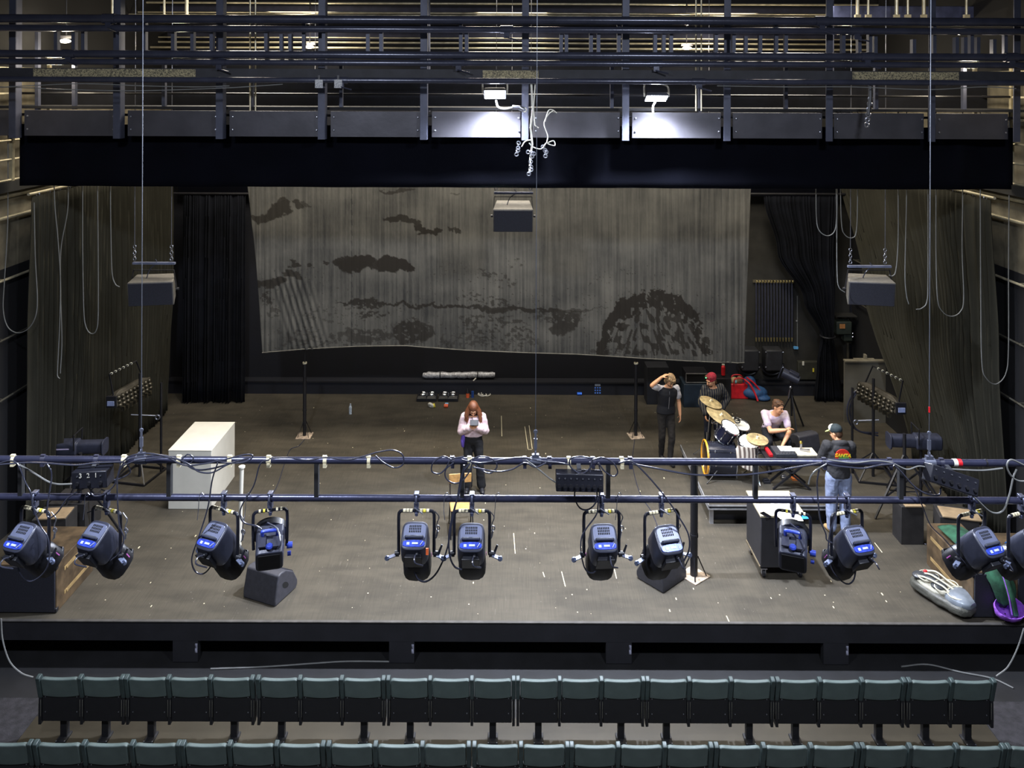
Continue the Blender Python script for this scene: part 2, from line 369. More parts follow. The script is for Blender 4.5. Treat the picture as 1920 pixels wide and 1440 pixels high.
link('cloth', sheet([(5.45, [(-7.66, 12.75), (-7.66, 18.0)]), (3, [(-7.70, 12.75), (-7.66, 18.0)]), (.02, [(-7.72, 12.75), (-7.60, 15.9), (-7.66, 17.7)])], 1000, 22, -.125, 15, seed=3), VEL, t, world=True, solid=.012, sm=80)
mb = MB(); mb.cyl((-7.66, 12.6, 5.50), (-7.66, 18.2, 5.50), .024, n=10); link('curtain_rail', mb, GALV, t, world=True)
mb = MB()
for y in np.arange(12.85, 18, .3): mb.torus((-7.66, y, 5.47), .028, .007, (0, 1, 0), 10, 5)
link('hook', mb, STEEL, t, world=True)
t = thing('side_curtain', 'tall olive black pleated curtain along the right side, its upstage edge pulled forward', 'curtain', (7.7, 15, 0))
link('cloth', sheet([(5.45, [(7.66, 12.75), (7.66, 18.7)]), (3, [(7.76, 12.72), (7.72, 17.4)]), (.02, [(7.90, 12.70), (7.80, 15.4)])], 1000, 22, .125, 14, seed=8), VEL, t, world=True, solid=.012, sm=80)
mb = MB(); mb.cyl((7.66, 12.6, 5.50), (7.66, 18.9, 5.50), .024, n=10); link('curtain_rail', mb, GALV, t, world=True)
mb = MB()
for y in np.arange(12.85, 18.7, .3): mb.torus((7.66, y, 5.47), .028, .007, (0, 1, 0), 10, 5)
link('hook', mb, STEEL, t, world=True)
# upstage legs
t = thing('leg_curtain', 'black pleated leg curtain hanging upstage left of the painted sheet', 'curtain', (-6.8, 18.1, 0))
link('cloth', sheet([(4.72, [(-7.5, 18.15), (-6.08, 18.15)]), (.02, [(-7.5, 18.1), (-6.08, 18.1)])], 420, 10, -.08, 7, seed=5), VELB, t, world=True, solid=.012, sm=80)
mb = MB(); mb.cyl((-7.9, 18.15, 4.76), (-5.9, 18.15, 4.76), .03, n=10); link('curtain_rail', mb, BLACK, t, world=True)
t = thing('leg_curtain', 'black curtain upstage right, gathered and tied at half height', 'curtain', (7.1, 18.2, 0))
g = [(PZ(366, 18.3), 1432, 1572), (PZ(470, 18.3), 1458, 1566), (PZ(560, 18.3), 1508, 1566), (PZ(628, 18.3), 1541, 1563), (PZ(680, 18.3), 1534, 1572), (.03, 1529, 1582)]
link('cloth', sheet([(z, [(PX(a, 18.3), 18.3), (PX(b, 18.3), 18.3)]) for z, a, b in g], 360, 40, -.06, 5, seed=6), VELB, t, world=True, solid=.012, sm=80)
mb = MB(); mb.torus((PX(1552, 18.3), 18.3, g[3][0]), .16, .02, (0, 0, 1)); link('tie_rope', mb, BLACK, t, world=True)
mb = MB(); mb.cyl((5.4, 18.3, 4.78), (7.9, 18.3, 4.78), .03, n=10); link('curtain_rail', mb, BLACK, t, world=True)
# black header border below the bridge
BORD = mat('black_border_wool', (8, 9, 16), .95, 0, .12, 1.2, .12, 60, spec=.05)
a, b = P(36, 352, 12.4), P(1900, 352, 12.4)
mb = MB(); nx, nz = 160, 8; zt = PZ(236, 12.4); zb = PZ(352, 12.4)
vs = [(a.x+(b.x-a.x)*i/nx, 12.4+.018*math.sin(i*.21)+.012*math.sin(i*.57+1)+(.05*math.sin(i*.45) if i < 10 or i > nx-10 else 0), zb+(zt-zb)*j/nz) for j in range(nz+1) for i in range(nx+1)]
mb.add(vs, [(j*(nx+1)+i, j*(nx+1)+i+1, (j+1)*(nx+1)+i+1, (j+1)*(nx+1)+i) for j in range(nz) for i in range(nx)])
solo('border_cloth', 'wide flat black border cloth hanging below the steel bridge', 'border', mb, BORD, solid=.01, sm=80)
# second border further upstage that closes the top
mb = MB(); mb.box((0, 18.6, PZ(330, 18.6)), (15.6, .03, .90)); solo('border_cloth', 'black border cloth upstage, just above the back wall opening', 'border', mb, BORD)

# ---------------------------------------------------------------- painted sheet
DS = 16.15; NX, NZ = 720, 250
cs, sn = math.cos(ROLL), math.sin(ROLL)
u = np.linspace(0, 1, NX+1); v = np.linspace(0, 1, NZ+1)          # v 0 at the top
bx = [485, 560, 660, 760, 870, 960, 1080, 1200, 1300, 1396]; by = [663, 657, 652, 650, 657, 661, 666, 674, 679, 681]
xb = 492+(1395-492)*u; xt = 462+(1408-462)*u; yb = np.interp(xb, bx, by); yt = 330+0*u
bow = 6*np.sin(PI*v)[:, None]*(u < .15)*(.15-u)/.15
PXX = xt[None, :]*(1-v[:, None])+xb[None, :]*v[:, None]+bow*.6; PYY = yt[None, :]*(1-v[:, None])+yb[None, :]*v[:, None]
X = ((PXX-CX)*cs+(PYY-HY)*sn)*DS/F; Z = H-((PYY-HY)*cs-(PXX-CX)*sn)*DS/F
rs = np.random.RandomState(4)
def vnoise(x, y, seed):
    r = np.random.RandomState(seed).rand(256, 256); xi = np.floor(x).astype(int); yi = np.floor(y).astype(int); fx = x-xi; fy = y-yi
    fx = fx*fx*(3-2*fx); fy = fy*fy*(3-2*fy); g = lambda a, b: r[a % 256, b % 256]
    return (g(xi, yi)*(1-fx)+g(xi+1, yi)*fx)*(1-fy)+(g(xi, yi+1)*(1-fx)+g(xi+1, yi+1)*fx)*fy
def fbm(x, y, seed, o=4): return sum(vnoise(x*2**i, y*2**i, seed+i)*.5**(i+1) for i in range(o))/(1-.5**o)
pr = np.interp(u, [0, .06, .12, .2, .45, .80, .87, .93, 1], [.010, .007, .006, .0012, .0008, .0016, .007, .014, .014])
Y = DS+pr[None, :]*5*(fbm(PXX/5.5, PYY/420, 81, 2)-.5)*(.6+.4*v[:, None])+.03*np.sin(PXX*.012)
lf = np.clip(1-np.abs((PXX-(545+(PYY-520)*.28))/48), 0, 1)*np.clip((PYY-500)/40, 0, 1); Y += .018*lf*np.sin((PXX-(PYY-520)*.3)*.55)
paint = np.zeros_like(PXX)
wx = PXX+26*(fbm(PXX/30, PYY/22, 11)-.5)+12*(fbm(PXX/7, PYY/6, 12)-.5); wy = PYY+20*(fbm(PXX/26, PYY/20, 21)-.5)+10*(fbm(PXX/6, PYY/5, 22)-.5)
def blob(cx, cy, rx, ry, a=1.0, th=0, holes=.0):
    global paint
    c, s = math.cos(R(th)), math.sin(R(th)); x = (wx-cx)*c+(wy-cy)*s; y = -(wx-cx)*s+(wy-cy)*c
    m = np.clip((1-(x/rx)**2-(y/ry)**2)*5, 0, 1)*a
    if holes: m = m*(fbm(PXX/6+cx, PYY/4+cy, 31) > holes)
    paint = np.maximum(paint, m)
for b_ in [(498, 407, 32, 11, .8, -18), (520, 395, 30, 14, .85, -25), (533, 382, 12, 12, .8), (562, 383, 10, 10, .8, 40), (575, 381, 6, 7, .6), (485, 412, 16, 9, .8),
           (755, 415, 38, 8, .85, 8), (800, 430, 24, 7, .9, 12), (822, 433, 8, 6, .9), (846, 434, 5, 6, .8), (858, 434, 8, 5, .8, 30), (745, 358, 34, 4, .7), (855, 361, 10, 3, .5),
           (668, 495, 36, 18, .95), (642, 492, 16, 12, .9), (712, 496, 14, 10, .9), (735, 495, 34, 16, .95), (765, 503, 18, 10, .95), (552, 497, 7, 7, .85), (580, 497, 8, 5, .8), (614, 495, 7, 5, .85),
           (510, 528, 26, 10, .85, -15), (500, 536, 16, 7, .8), (548, 518, 18, 6, .8, 20), (545, 515, 9, 8, .85),
           (690, 571, 30, 7, .8, 0, .42), (700, 590, 34, 10, .75, 0, .5), (720, 570, 100, 3, .85, 2), (860, 575, 120, 3, .85, 3), (1000, 580, 100, 3.4, .85, 2), (930, 578, 40, 7, .8, 2), (1090, 580, 50, 2, .6, 2),
           (770, 622, 42, 24, .8, 5, .36), (690, 628, 48, 16, .62, 0, .40), (640, 634, 40, 12, .5, 0, .5), (800, 618, 18, 14, .7, 0, .4), (560, 630, 40, 14, .45, 0, .5),
           (1060, 600, 30, 22, .8, 10, .34), (1040, 596, 50, 14, .6, 10, .5), (1055, 620, 20, 12, .75), (1085, 595, 18, 14, .6, 0, .45),
           (910, 560, 60, 11, .65, 5, .58), (930, 615, 75, 28, .62, 10, .56), (960, 640, 60, 16, .5, 0, .56), (930, 520, 36, 14, .6, 15, .60), (970, 490, 20, 12, .6, 0, .62), (620, 590, 60, 20, .4, 0, .62), (870, 640, 60, 14, .5, 0, .55),
           (1160, 575, 5, 20, .95, 10), (1168, 568, 12, 12, .9), (500, 560, 8, 12, .7, 0, .4), (510, 585, 16, 18, .5, 0, .55), (1150, 660, 60, 8, .5, 0, .52), (580, 645, 60, 8, .5, 0, .5)]: blob(*b_)
# the domed shape at the right: an arch outline with short falling strokes inside
ang = np.arctan2(664-wy, wx-1226); rad = np.hypot((wx-1226)/94, (wy-664)/106)
arch = ((np.abs(rad-1.0) < .10) & (fbm(PXX/6, PYY/10, 41) > .40)) | ((np.abs(rad-1.02) < .09) & (wx < 1185))
arch &= (wy < 664)
str_ = (vnoise((PXX-(PYY-560)*.35*np.sign(PXX-1200))/5, PYY/13, 51) > .62) & (rad < 1.02) & (wy < 668)
str2 = (vnoise((PXX-(PYY-560)*.3)/4.5, PYY/12, 52) > .66) & (PXX > 1230) & (PXX < 1330) & (PYY > 560+(PXX-1240)*.75) & (PYY < 668)
top_ = (np.abs(rad-.92) < .15) & (ang > .8) & (ang < 2.5) & (vnoise(PXX/4, PYY/7, 53) > .42)
paint = np.maximum(paint, np.where(arch | top_, .92, 0)); paint = np.maximum(paint, np.where(str_ | str2, .8, 0))
spl = (fbm(PXX/4, PYY/3.4, 61, 3) > .78) & (PYY > 520+30*np.sin(PXX*.02)); paint = np.maximum(paint, np.where(spl, .6, 0))
tone = .5+.55*(fbm(PXX/2.6, PYY/110, 71)-.5)+.55*(fbm(PXX/60, PYY/45, 72)-.5)-.12*np.clip((PYY-430)/230, 0, 1)+.12*(fbm(PXX/1.6, PYY/5, 73)-.5)
seam = np.abs(PXX-659) < 1.0; tone = np.where(seam, tone-.3, tone)
mb = MB(); vs = np.stack([X, Y, Z], -1).reshape(-1, 3); W1 = NX+1
idx = (np.arange(NZ)[:, None]*W1+np.arange(NX)[None, :]).reshape(-1)
fs = np.stack([idx, idx+1, idx+W1+1, idx+W1], -1)
me = bpy.data.meshes.new('painted_sheet'); me.from_pydata(vs.tolist(), [], fs.tolist()); me.polygons.foreach_set('use_smooth', [True]*len(me.polygons))
for nm, dat in (('paint', paint), ('tone', tone)):
    at_ = me.attributes.new(nm, 'FLOAT', 'POINT'); at_.data.foreach_set('value', dat.reshape(-1).astype(np.float32))
m, n, l, b = nodemat('painted_canvas')
a1 = n.new('ShaderNodeAttribute'); a1.attribute_name = 'paint'; a2 = n.new('ShaderNodeAttribute'); a2.attribute_name = 'tone'
r1 = n.new('ShaderNodeValToRGB'); r1.color_ramp.elements[0].position = .15; r1.color_ramp.elements[1].position = .85
r1.color_ramp.elements[0].color = (*lin((52, 53, 54)), 1); r1.color_ramp.elements[1].color = (*lin((106, 105, 101)), 1)
l.new(a2.outputs['Fac'], r1.inputs[0]); mx = n.new('ShaderNodeMix'); mx.data_type = 'RGBA'; mx.inputs['B'].default_value = (*lin((34, 31, 28)), 1)
l.new(a1.outputs['Fac'], mx.inputs['Factor']); l.new(r1.outputs[0], mx.inputs['A']); l.new(mx.outputs['Result'], b.inputs['Base Color']); b.inputs['Roughness'].default_value = .9
b.inputs['Specular IOR Level'].default_value = .2; me.materials.append(m)
o = bpy.data.objects.new('painted_sheet', me); COL.objects.link(o); q = o.modifiers.new('t', 'SOLIDIFY'); q.thickness = .006
tag(o, 'huge grey stage sheet painted with dark cloud, fish and dome shapes', 'backdrop'); _MX[o.name] = Matrix.Identity(4)
mb = MB(); mb.tube([V((X[-1, i], Y[-1, i]-.012, Z[-1, i]+.02)) for i in range(0, NX+1, 12)], .008, 6)
link('hem', mb, mat('pale_hem', (104, 102, 95), .8), o)
a, b = P(440, 326, DS), P(1430, 326, DS); mb = MB(); mb.cyl(a, b, .03); link('top_batten', mb, BLACK, o)
for x in (-4, 0, 4): mb = MB(); mb.cyl((x, DS, a.z), (x, DS, TOP), .006, n=6); link('wire', mb, STEEL, o)
# ---------------------------------------------------------------- steel bridge over the stage front
ordn = ['first', 'second', 'third', 'fourth', 'fifth', 'sixth', 'seventh', 'eighth', 'ninth', 'tenth', 'eleventh', 'twelfth']
PLATE = mat('steel_plate', (72, 71, 77), .42, .45, .12, 2.5, .05)
POST = mat('steel_post', (66, 69, 84), .5, .3, .15, 4, .04)
BZ = (PZ(258, 12), PZ(210, 12)); br = thing('lighting_bridge', 'dark steel bridge of bolted plates and posts spanning the stage', 'bridge', (0, 12.1, BZ[0]))
posts = [36, 230, 421, 611, 801, 990, 1177, 1366, 1556, 1747, 1905]
pz = lambda py: PZ(py, 12)
for i in range(11):
    x = PX(posts[i], 12, 180)
    mb = MB(); w = .10; mb.box((x, 11.98, (pz(262)+9.1)/2), (.018, .14, 9.1-pz(262))); mb.box((x-.045, 11.91, (pz(262)+9.1)/2), (.10, .018, 9.1-pz(262))); link('post', mb, POST, br, world=True)
for i in range(-1, 11):
    x0 = PX(posts[i], 12, 180)+.07 if i >= 0 else -9.0; x1 = PX(posts[i+1], 12, 180)-.11 if i < 10 else 9.0
    if i == 10: continue
    if i == -1: x0 = -7.9
    mb = MB(); mb.box(((x0+x1)/2, 12.02, (BZ[0]+BZ[1])/2), (x1-x0, .012, BZ[1]-BZ[0])); mb.box(((x0+x1)/2, 12.06, BZ[1]-.006), (x1-x0, .09, .012)); mb.box(((x0+x1)/2, 12.06, BZ[0]+.006), (x1-x0, .09, .012))
    p_ = link('web_plate', mb, PLATE, br, world=True, bev=.002)
    mb = MB()
    for xx in (x0+.05, x1-.03):
        for z in (BZ[0]+.10, BZ[1]-.09): mb.ell((xx, 12.005, z), (.016, .012, .016), 8)
    link('bolt', mb, STEEL, p_, world=True)
for (py, r, y, d) in ((218, .02, 12.4, 0), (178, .018, 12.5, 0)):
    mb = MB(); mb.cyl((-7.9, y, PZ(py, y)), (7.9, y, PZ(py, y)), r, n=8); link('rail', mb, BLACK, br, world=True)
mb = MB(); mb.box((0, 12.5, pz(205)), (15.8, .7, .04)); link('walkway', mb, MATT, br, world=True)
mb = MB(); mb.box((0, 13.3, (pz(212)+pz(157))/2+.05), (15.9, .02, .55)); link('black_screen', mb, mat('navy_screen', (20, 22, 32), .9), br, world=True)
# horizontal members and tubes above, nearer than the posts
def batten(label, py, d, r, mt, x0=-8.11, x1=8.11, couple=(), name='flown_batten', group='horizontal tubes above the stage'):
    t = thing(name, label, 'batten', (0, d, PZ(py, d))); mb = MB(); mb.cyl((x0, 0, 0), (x1, 0, 0), r, n=14); link('tube', mb, mt, t)
    if couple:
        for c in couple:
            x = PX(c, d, py); mb = MB(); mb.cyl((x-.09, 0, 0), (x+.09, 0, 0), r*1.22, n=12); mb.box((x, -.02, -r*1.6), (.08, .05, r*1.6)); mb.cyl((x-.03, -.03, -r*2), (x+.16, -.1, -r*3.1), .012, n=6); link('clamp', mb, mt, t)
    if group: t['group'] = group
    return t
batten('thick black tube across the stage top, upper one of the topmost near pair', 38, 11.5, .062, RIGTUBE, couple=(205, 1540))
batten('thick black tube across the stage top, lower one of the topmost near pair', 56, 11.5, .050, RIGTUBE, couple=(1605, 950))
batten('thick black tube across the stage top, upper one of the second near pair', 104, 11.4, .055, RIGTUBE, couple=(130, 1625, 1895))
batten('thick black tube across the stage top, lower one of the second near pair', 119, 11.4, .045, RIGTUBE, couple=(412, 1230, 860))
batten('black tube running just above the two floodlights', 152, 11.3, .042, RIGTUBE, couple=(640, 1310))
t = thing('toe_board', 'flat dusty black board running above the floodlights, pale dust in three stretches', 'board', (0, 11.45, PZ(140, 11.45)))
mb = MB(); mb.box((0, 0, 0), (16, .03, .145)); link('board', mb, mat('toe_board_black', (34, 34, 40), .7), t)
DUST = mat('pale_dust', (176, 164, 128), .9, 0, 0, 70, .4, rgb2=(60, 58, 52))
for a, b_ in ((60, 365), (905, 1010), (1600, 1800)):
    mb = MB(); x0, x1 = PX(a, 11.4, 140), PX(b_, 11.4, 140); mb.box(((x0+x1)/2, -.018, 0), (x1-x0, .006, .12)); link('dust_patch', mb, DUST, t)
# short hangers, two to a bay, joining the tubes
rnd = random.Random(5)
hang = [(107, 60, 98), (140, 66, 98), (158, 60, 98), (222, 60, 145), (272, 40, 102), (326, 62, 98), (362, 62, 100), (398, 62, 98), (500, 62, 98), (528, 70, 98), (545, 70, 98), (570, 40, 102), (608, 62, 100), (690, 70, 98), (715, 66, 98), (864, 45, 104), (875, 66, 100), (1062, 70, 98), (1052, 70, 98), (1108, 66, 98), (1122, 66, 98), (1160, 45, 104), (1228, 70, 100), (1244, 70, 100), (1258, 66, 98), (1342, 70, 98), (1375, 66, 100), (1398, 74, 98), (1425, 72, 98), (1455, 46, 106), (1473, 66, 104), (1580, 66, 100), (1610, 70, 98), (1630, 66, 106), (1640, 74, 102), (1712, 80, 100), (1750, 46, 106), (1792, 76, 102), (1808, 76, 102), (1820, 66, 103), (1832, 76, 102), (1862, 80, 102), (1884, 66, 104)]
hg = thing('hanger_frame', 'row of short steel uprights linking the two pairs of tubes', 'frame', (0, 11.6, PZ(80, 11.6)))
for x, y0, y1 in hang:
    d = 11.6+rnd.choice((0, .03, .06)); mb = MB(); a = P(x, y0-6, d); b_ = P(x, y1+6, d); mb.bar(a, b_, .085 if x % 3 else .06, .05); link('upright', mb, POST, hg, world=True)
for x, y0, y1 in ((140, 122, 205), (308, 122, 205), (472, 122, 206), (640, 122, 206), (1147, 122, 206), (1312, 122, 210), (1473, 122, 206), (1642, 122, 206), (1807, 122, 206), (71, 60, 206), (711, 10, 0)):
    if y1 == 0: continue
    mb = MB(); mb.bar(P(x, y0, 12.2), P(x, y1, 12.2), .07, .05); link('upright', mb, POST, hg, world=True)
for x in (474, 1310):       # paired bright cable stays
    mb = MB()
    for dx in (-5, 5): mb.cyl(P(x+dx, -20, 12.1), P(x+dx, 208, 12.1), .012, n=6)
    solo('steel_stay', 'pair of thin bright steel stays at the bridge, %s floodlights' % ('well left of the' if x < 900 else 'right of the'), 'stay', mb, GALV)
# far tubes behind, warmly lit
far = [(7, 17.6, .026), (25, 17.2, .020), (30, 16.8, .026), (72, 18.2, .016), (81, 18.2, .024), (91, 17.8, .024)]
nm = ['topmost', 'second from the top', 'third from the top', 'fourth from the top', 'fifth from the top', 'lowest']
for (py, d, r), q in zip(far, nm): batten('thin pale tube far up above the stage, %s of the six' % q, py, d, r, GALV, -8.11, 8.11, name='fly_tube', group='pale tubes above the stage')
t = thing('fly_screen', 'dark panel between the far pale tubes at the top', 'panel', (0, 18.3, PZ(18, 18.3))); mb = MB(); mb.box((0, 0, 0), (16.22, .05, .13)); mb.box((0, .4, -.55), (16.22, .05, .3)); link('board', mb, mat('navy_board', (40, 42, 62), .7), t)
mb = MB(); mb.box((PX(1690, 14), 14, PZ(20, 14)), (2.48, .1, .21)); solo('air_duct', 'bluish sheet metal duct at the top right among the tubes', 'duct', mb, mat('duct_metal', (84, 90, 124), .45, .5), bev=.01)
for i, x in enumerate((212, 308, 350, 409, 1608, 1628, 1681, 1702, 1732, 1812)):
    mb = MB(); mb.cyl(P(x, -20, 13.4), P(x, 34, 13.4), .02 if i % 2 else .03, n=8); mb.box(P(x, 33, 13.4), (.09, .06, .1))
    solo('drop_rod', 'pale vertical rod with end clip at the top edge, %s from the left' % ordn[i], 'rod', mb, GALV, 'vertical rods at the top edge')
for i, (x, w) in enumerate(((28, 14), (413, 12), (801, 14), (1172, 14), (1556, 14))):
    mb = MB(); mb.bar(P(x, -30, 14.2), P(x, 210, 14.2), .13, .1); solo('fly_column', 'dark steel column rising behind the tubes, %s from the left' % ordn[i], 'column', mb, POST, 'steel columns behind the tubes', bev=.004)
for i, q in enumerate(LAMPS):
    t = thing('cage_lamp', 'small glowing lamp between the high tubes, %s' % ('far left near the wall', 'left of the bridge middle', 'above the right floodlight')[i], 'lamp', q)
    mb = MB(); mb.ell((0, 0, 0), (.10, .05, .035), 14); link('glowing_glass', mb, mat('lit_glass', (255, 240, 210), .3, emit=(1, .86, .66, 24)), t)
    mb = MB(); mb.box((0, .04, .07), (.26, .08, .05)); mb.cyl((0, .04, .08), (0, .04, TOP-q.z), .012, n=6); link('lamp_body', mb, BLACK, t)
# ---------------------------------------------------------------- LED floodlights
LED = mat('led_glass', (250, 252, 255), .2, emit=(.86, .92, 1, 60))
for i, q in enumerate(FLOODS):
    t = thing('led_floodlight', ('glaring white floodlight under the bridge tube, the left one beside a cable plug', 'glaring white floodlight hung in a wire yoke, the right one of the two')[i], 'floodlight', q)
    T = Matrix.Rotation(R(-22 if i else -34), 4, 'X')
    mb = MB(); mb.box((0, .0, .035), (.34, .24, .06), M=T, taper=.85); link('lamp_body', mb, mat('flood_housing', (70, 72, 80), .5, .3), t, bev=.008)
    mb = MB(); mb.box((0, 0, 0), (.30, .20, .012), M=T); link('led_panel', mb, LED, t, bev=.005)
    mb = MB(); mb.tube(catmull([(-.18, 0, .03), (-.18, .02, .19), (-.12, .03, .235), (.12, .03, .205), (.18, .02, .15), (.18, 0, .03)], 5), .012, 8); link('yoke', mb, WHITE, t)
cable('thick white lead curling from the left floodlight to a plug', [(930, 188), (934, 200), (946, 204), (962, 201)], 11.74, .014, WHITE, cat='lead', name='lamp_lead')
t = thing('lamp_plug', 'grey round plug hanging beside the left floodlight', 'plug', P(968, 202, 11.74)); mb = MB(); mb.cyl((-.06, 0, .01), (.05, 0, 0), .03); mb.cyl((.05, 0, 0), (.11, 0, -.03), .04, .036); link('plug_body', mb, STEEL, t); mb = MB(); mb.torus((.12, 0, -.03), .03, .008, (0, 1, 0)); link('lead_ring', mb, WHITE, t)
cable('short white lead dropping from the right floodlight', [(1229, 190), (1224, 200), (1224, 210)], 11.74, .014, WHITE, cat='lead', name='lamp_lead')
# the tangled chain and straps hanging at the centre
t = thing('strap_bundle', 'tangle of white straps, carabiners and hooks hanging over the centre border', 'straps', P(993, 320, 11.35))
mb = MB(); mb.tube([P(x, y, 11.35) for x, y in ((996, 152), (999, 205), (995, 240), (998, 270), (994, 300), (993, 325))], .016, 6); mb.tube([P(x, y, 11.35) for x, y in ((1004, 152), (1000, 205), (1003, 235), (1010, 240))], .01, 6); link('strap', mb, WHITE, t, world=True)
for pts in ([(1038, 207), (1028, 215), (1020, 232), (1027, 255), (1026, 268), (1040, 273), (1038, 264), (1026, 268)], [(1022, 228), (1028, 208), (1036, 206), (1044, 212)], [(998, 262), (985, 265), (978, 275)], [(992, 268), (1000, 276), (1015, 279), (1024, 268)]):
    mb = MB(); mb.tube(catmull(pl(pts, 11.35), 6), .008, 6); link('cord', mb, WHITE, t, world=True)
for pts in ([(972, 268), (971, 282), (967, 293)], [(990, 285), (1001, 288), (996, 296)], [(995, 303), (996, 318), (989, 330)], [(1018, 275), (1024, 285), (1022, 296)]):
    c = pl(pts, 11.33); mb = MB()
    for a, b_ in zip(c, c[1:]):
        for k in range(3): q = a.lerp(b_, k/3); mb.torus(q, .026, .008, (k % 2, 1-k % 2, .3), 10, 5)
    link('hook', mb, STEEL, t, world=True)
t = thing('hanging_lever', 'small black and grey clamp lever hanging in front of a plate at right', 'clamp', P(1628, 244, 11.35)); c = pl([(1632, 155), (1632, 185), (1628, 215), (1630, 228), (1624, 244)], 11.35)
mb = MB(); mb.tube(c[:3], .03, 8); link('handle', mb, BLACK, t, world=True); mb = MB()
for k in range(6): mb.torus(c[1].lerp(c[4], k/6), .03, .011, (k % 2, 1, .2), 10, 5)
link('chain', mb, STEEL, t, world=True)
for i, x in enumerate((598, 634)):
    t = thing('paper_tag', 'small white striped tag under the black tube, %s of the two' % ('left', 'right')[i], 'tag', P(x, 157, 11.25)); mb = MB(); mb.box((0, 0, 0), (.11, .006, .12)); link('sheet', mb, mat('tag_paper', (190, 190, 190), .7, 0, 0, 60, 0, rgb2=(120, 120, 125)), t); mb = MB(); mb.box((.0, .01, .08), (.03, .02, .08)); link('clip', mb, BLACK, t)
cable('slack pale cord sagging along the bridge at the left, lower of two', [(0, 163), (60, 165), (130, 168), (260, 170), (420, 165), (530, 158)], 11.2, .007, GREYCABLE, cat='cord')
cable('slack pale cord along the bridge at the left, upper of two', [(0, 164), (70, 160), (160, 157), (270, 161), (370, 163), (430, 161)], 11.15, .007, GREYCABLE, cat='cord')
cable('slack pale cord crossing the right end of the bridge', [(1345, 161), (1480, 163), (1600, 163), (1740, 168), (1840, 163), (1905, 166)], 11.2, .007, GREYCABLE, cat='cord')
# ---------------------------------------------------------------- hung loudspeakers
def speaker(label, px, py, w, h, dpt, d, yaw, tilt, bar_y, wires, wire_top=340):
    t = thing('hanging_speaker', label, 'loudspeaker', P(px, py, d)); T = Matrix.Rotation(yaw, 4, 'Z') @ Matrix.Rotation(tilt, 4, 'X')
    mb = MB(); mb.prism([(-w/2, -dpt/2), (w/2, -dpt/2), (w*.42, dpt/2), (-w*.42, dpt/2)], -h/2, h/2, M=T, ax='z'); link('cabinet', mb, SPKBOX, t, bev=.012)
    mb = MB(); mb.box((0, -dpt/2-.008, 0), (w*.95, .016, h*.94), M=T); link('grille', mb, GRILLE, t, bev=.006)
    zb = PZ(bar_y, d)-t.location.z; mb = MB(); mb.bar((-w*.48, 0, zb), (w*.5, 0, zb), .05, .035); link('spreader_bar', mb, mat('bar_paint', (120, 126, 150), .4, .4), t)
    mb = MB()
    for s in (-1, 1):
        a = T @ V((s*w*.51, 0, 0)); mb.bar(a, (s*w*.47, 0, h*.5+.12), .035, .008); mb.cyl(T @ V((s*w*.49, 0, 0)), T @ V((s*w*.56, 0, 0)), .022)
    mb.bar((-w*.47, 0, h*.5+.12), (w*.47, 0, h*.5+.12), .035, .01); link('bracket', mb, BLACK, t)
    for x in wires:
        mb = MB(); a = P(x, wire_top, d)-t.location; b_ = V((a.x, 0, zb+.30)); a.y = 0; a.z = TOP-t.location.z; mb.cyl(a, b_, .006, n=6)
        for k in range(5): mb.torus(b_-V((0, 0, .03+.05*k)), .024, .007, (k % 2, 1-k % 2, 0), 10, 5)
        link('wire', mb, STEEL, t)
    mb = MB(); mb.tube(catmull([T @ V((-.1, 0, h/2)), (-.05, -.02, zb*.6+h*.2), (.05, 0, zb), (.02, .02, zb+.06)], 5), .008, 6); link('lead', mb, CABLE, t)
speaker('black loudspeaker hung on two wires before the left curtain', 288, 543, .70, .40, .36, 12.95, R(10), R(9), 496, (253, 322))
speaker('black loudspeaker hung before the centre of the painted sheet', 962, 405, .66, .40, .40, 13.2, 0, R(14), 362, (930, 995))
speaker('black loudspeaker hung on two wires before the right curtain', 1629, 543, .72, .40, .36, 12.95, R(-10), R(9), 497, (1595, 1660))
# ---------------------------------------------------------------- foreground double batten
DB = 5.75; ZL = H-775*DB/F; ZU = H-704.5*DB/F; gx = 4.6
t = thing('lamp_truss', 'black two-tube ladder truss in front of the stage carrying the lamps', 'truss', (0, DB, ZL))
for z in (0, ZU-ZL):
    mb = MB(); mb.cyl((-gx, 0, z), (gx, 0, z), .0245, n=20); link('tube', mb, PIPE, t)
for x in (40, 318, 594, 867, 1140, 1416, 1688, -230, 2120):
    mb = MB(); X_ = PX(x, DB, 900); mb.bar((X_, 0, .01), (X_, 0, ZU-ZL-.01), .040, .03); link('rung', mb, MATT, t)
TAPEB = mat('black_tape', (46, 47, 66), .5, 0, .2, 30)
for i, (px, w, mt) in enumerate(((26, 6, CREAM), (82, 9, TAPEB), (182, 9, TAPEB), (234, 9, CREAM), (337, 8, CREAM), (432, 8, CREAM), (505, 9, CREAM), (610, 7, CREAM), (692, 6, CREAM), (849, 8, TAPEB), (881, 8, CREAM), (984, 8, TAPEB), (1031, 9, TAPEB), (1067, 6, CREAM), (1112, 10, TAPEB), (1166, 7, CREAM), (1182, 7, TAPEB), (1545, 9, TAPEB), (1668, 9, TAPEB), (1765, 8, TAPEB), (1848, 3, BLACK), (1798, 8, RED), (1790, 8, WHITE))):
    X_ = PX(px, DB, 865); mb = MB(); mb.cyl((X_-w*.0019, 0, ZU-ZL), (X_+w*.0019, 0, ZU-ZL), .0265+.0006*(i % 3), n=16)
    if mt in (CREAM, TAPEB): mb.box((X_, -.012, ZU-ZL-.028), (.024, .03, .03)) ; mb.box((X_-.004, -.004, ZU-ZL+.03), (.03, .02, .012))
    link('cable_tie', mb, mt, t)
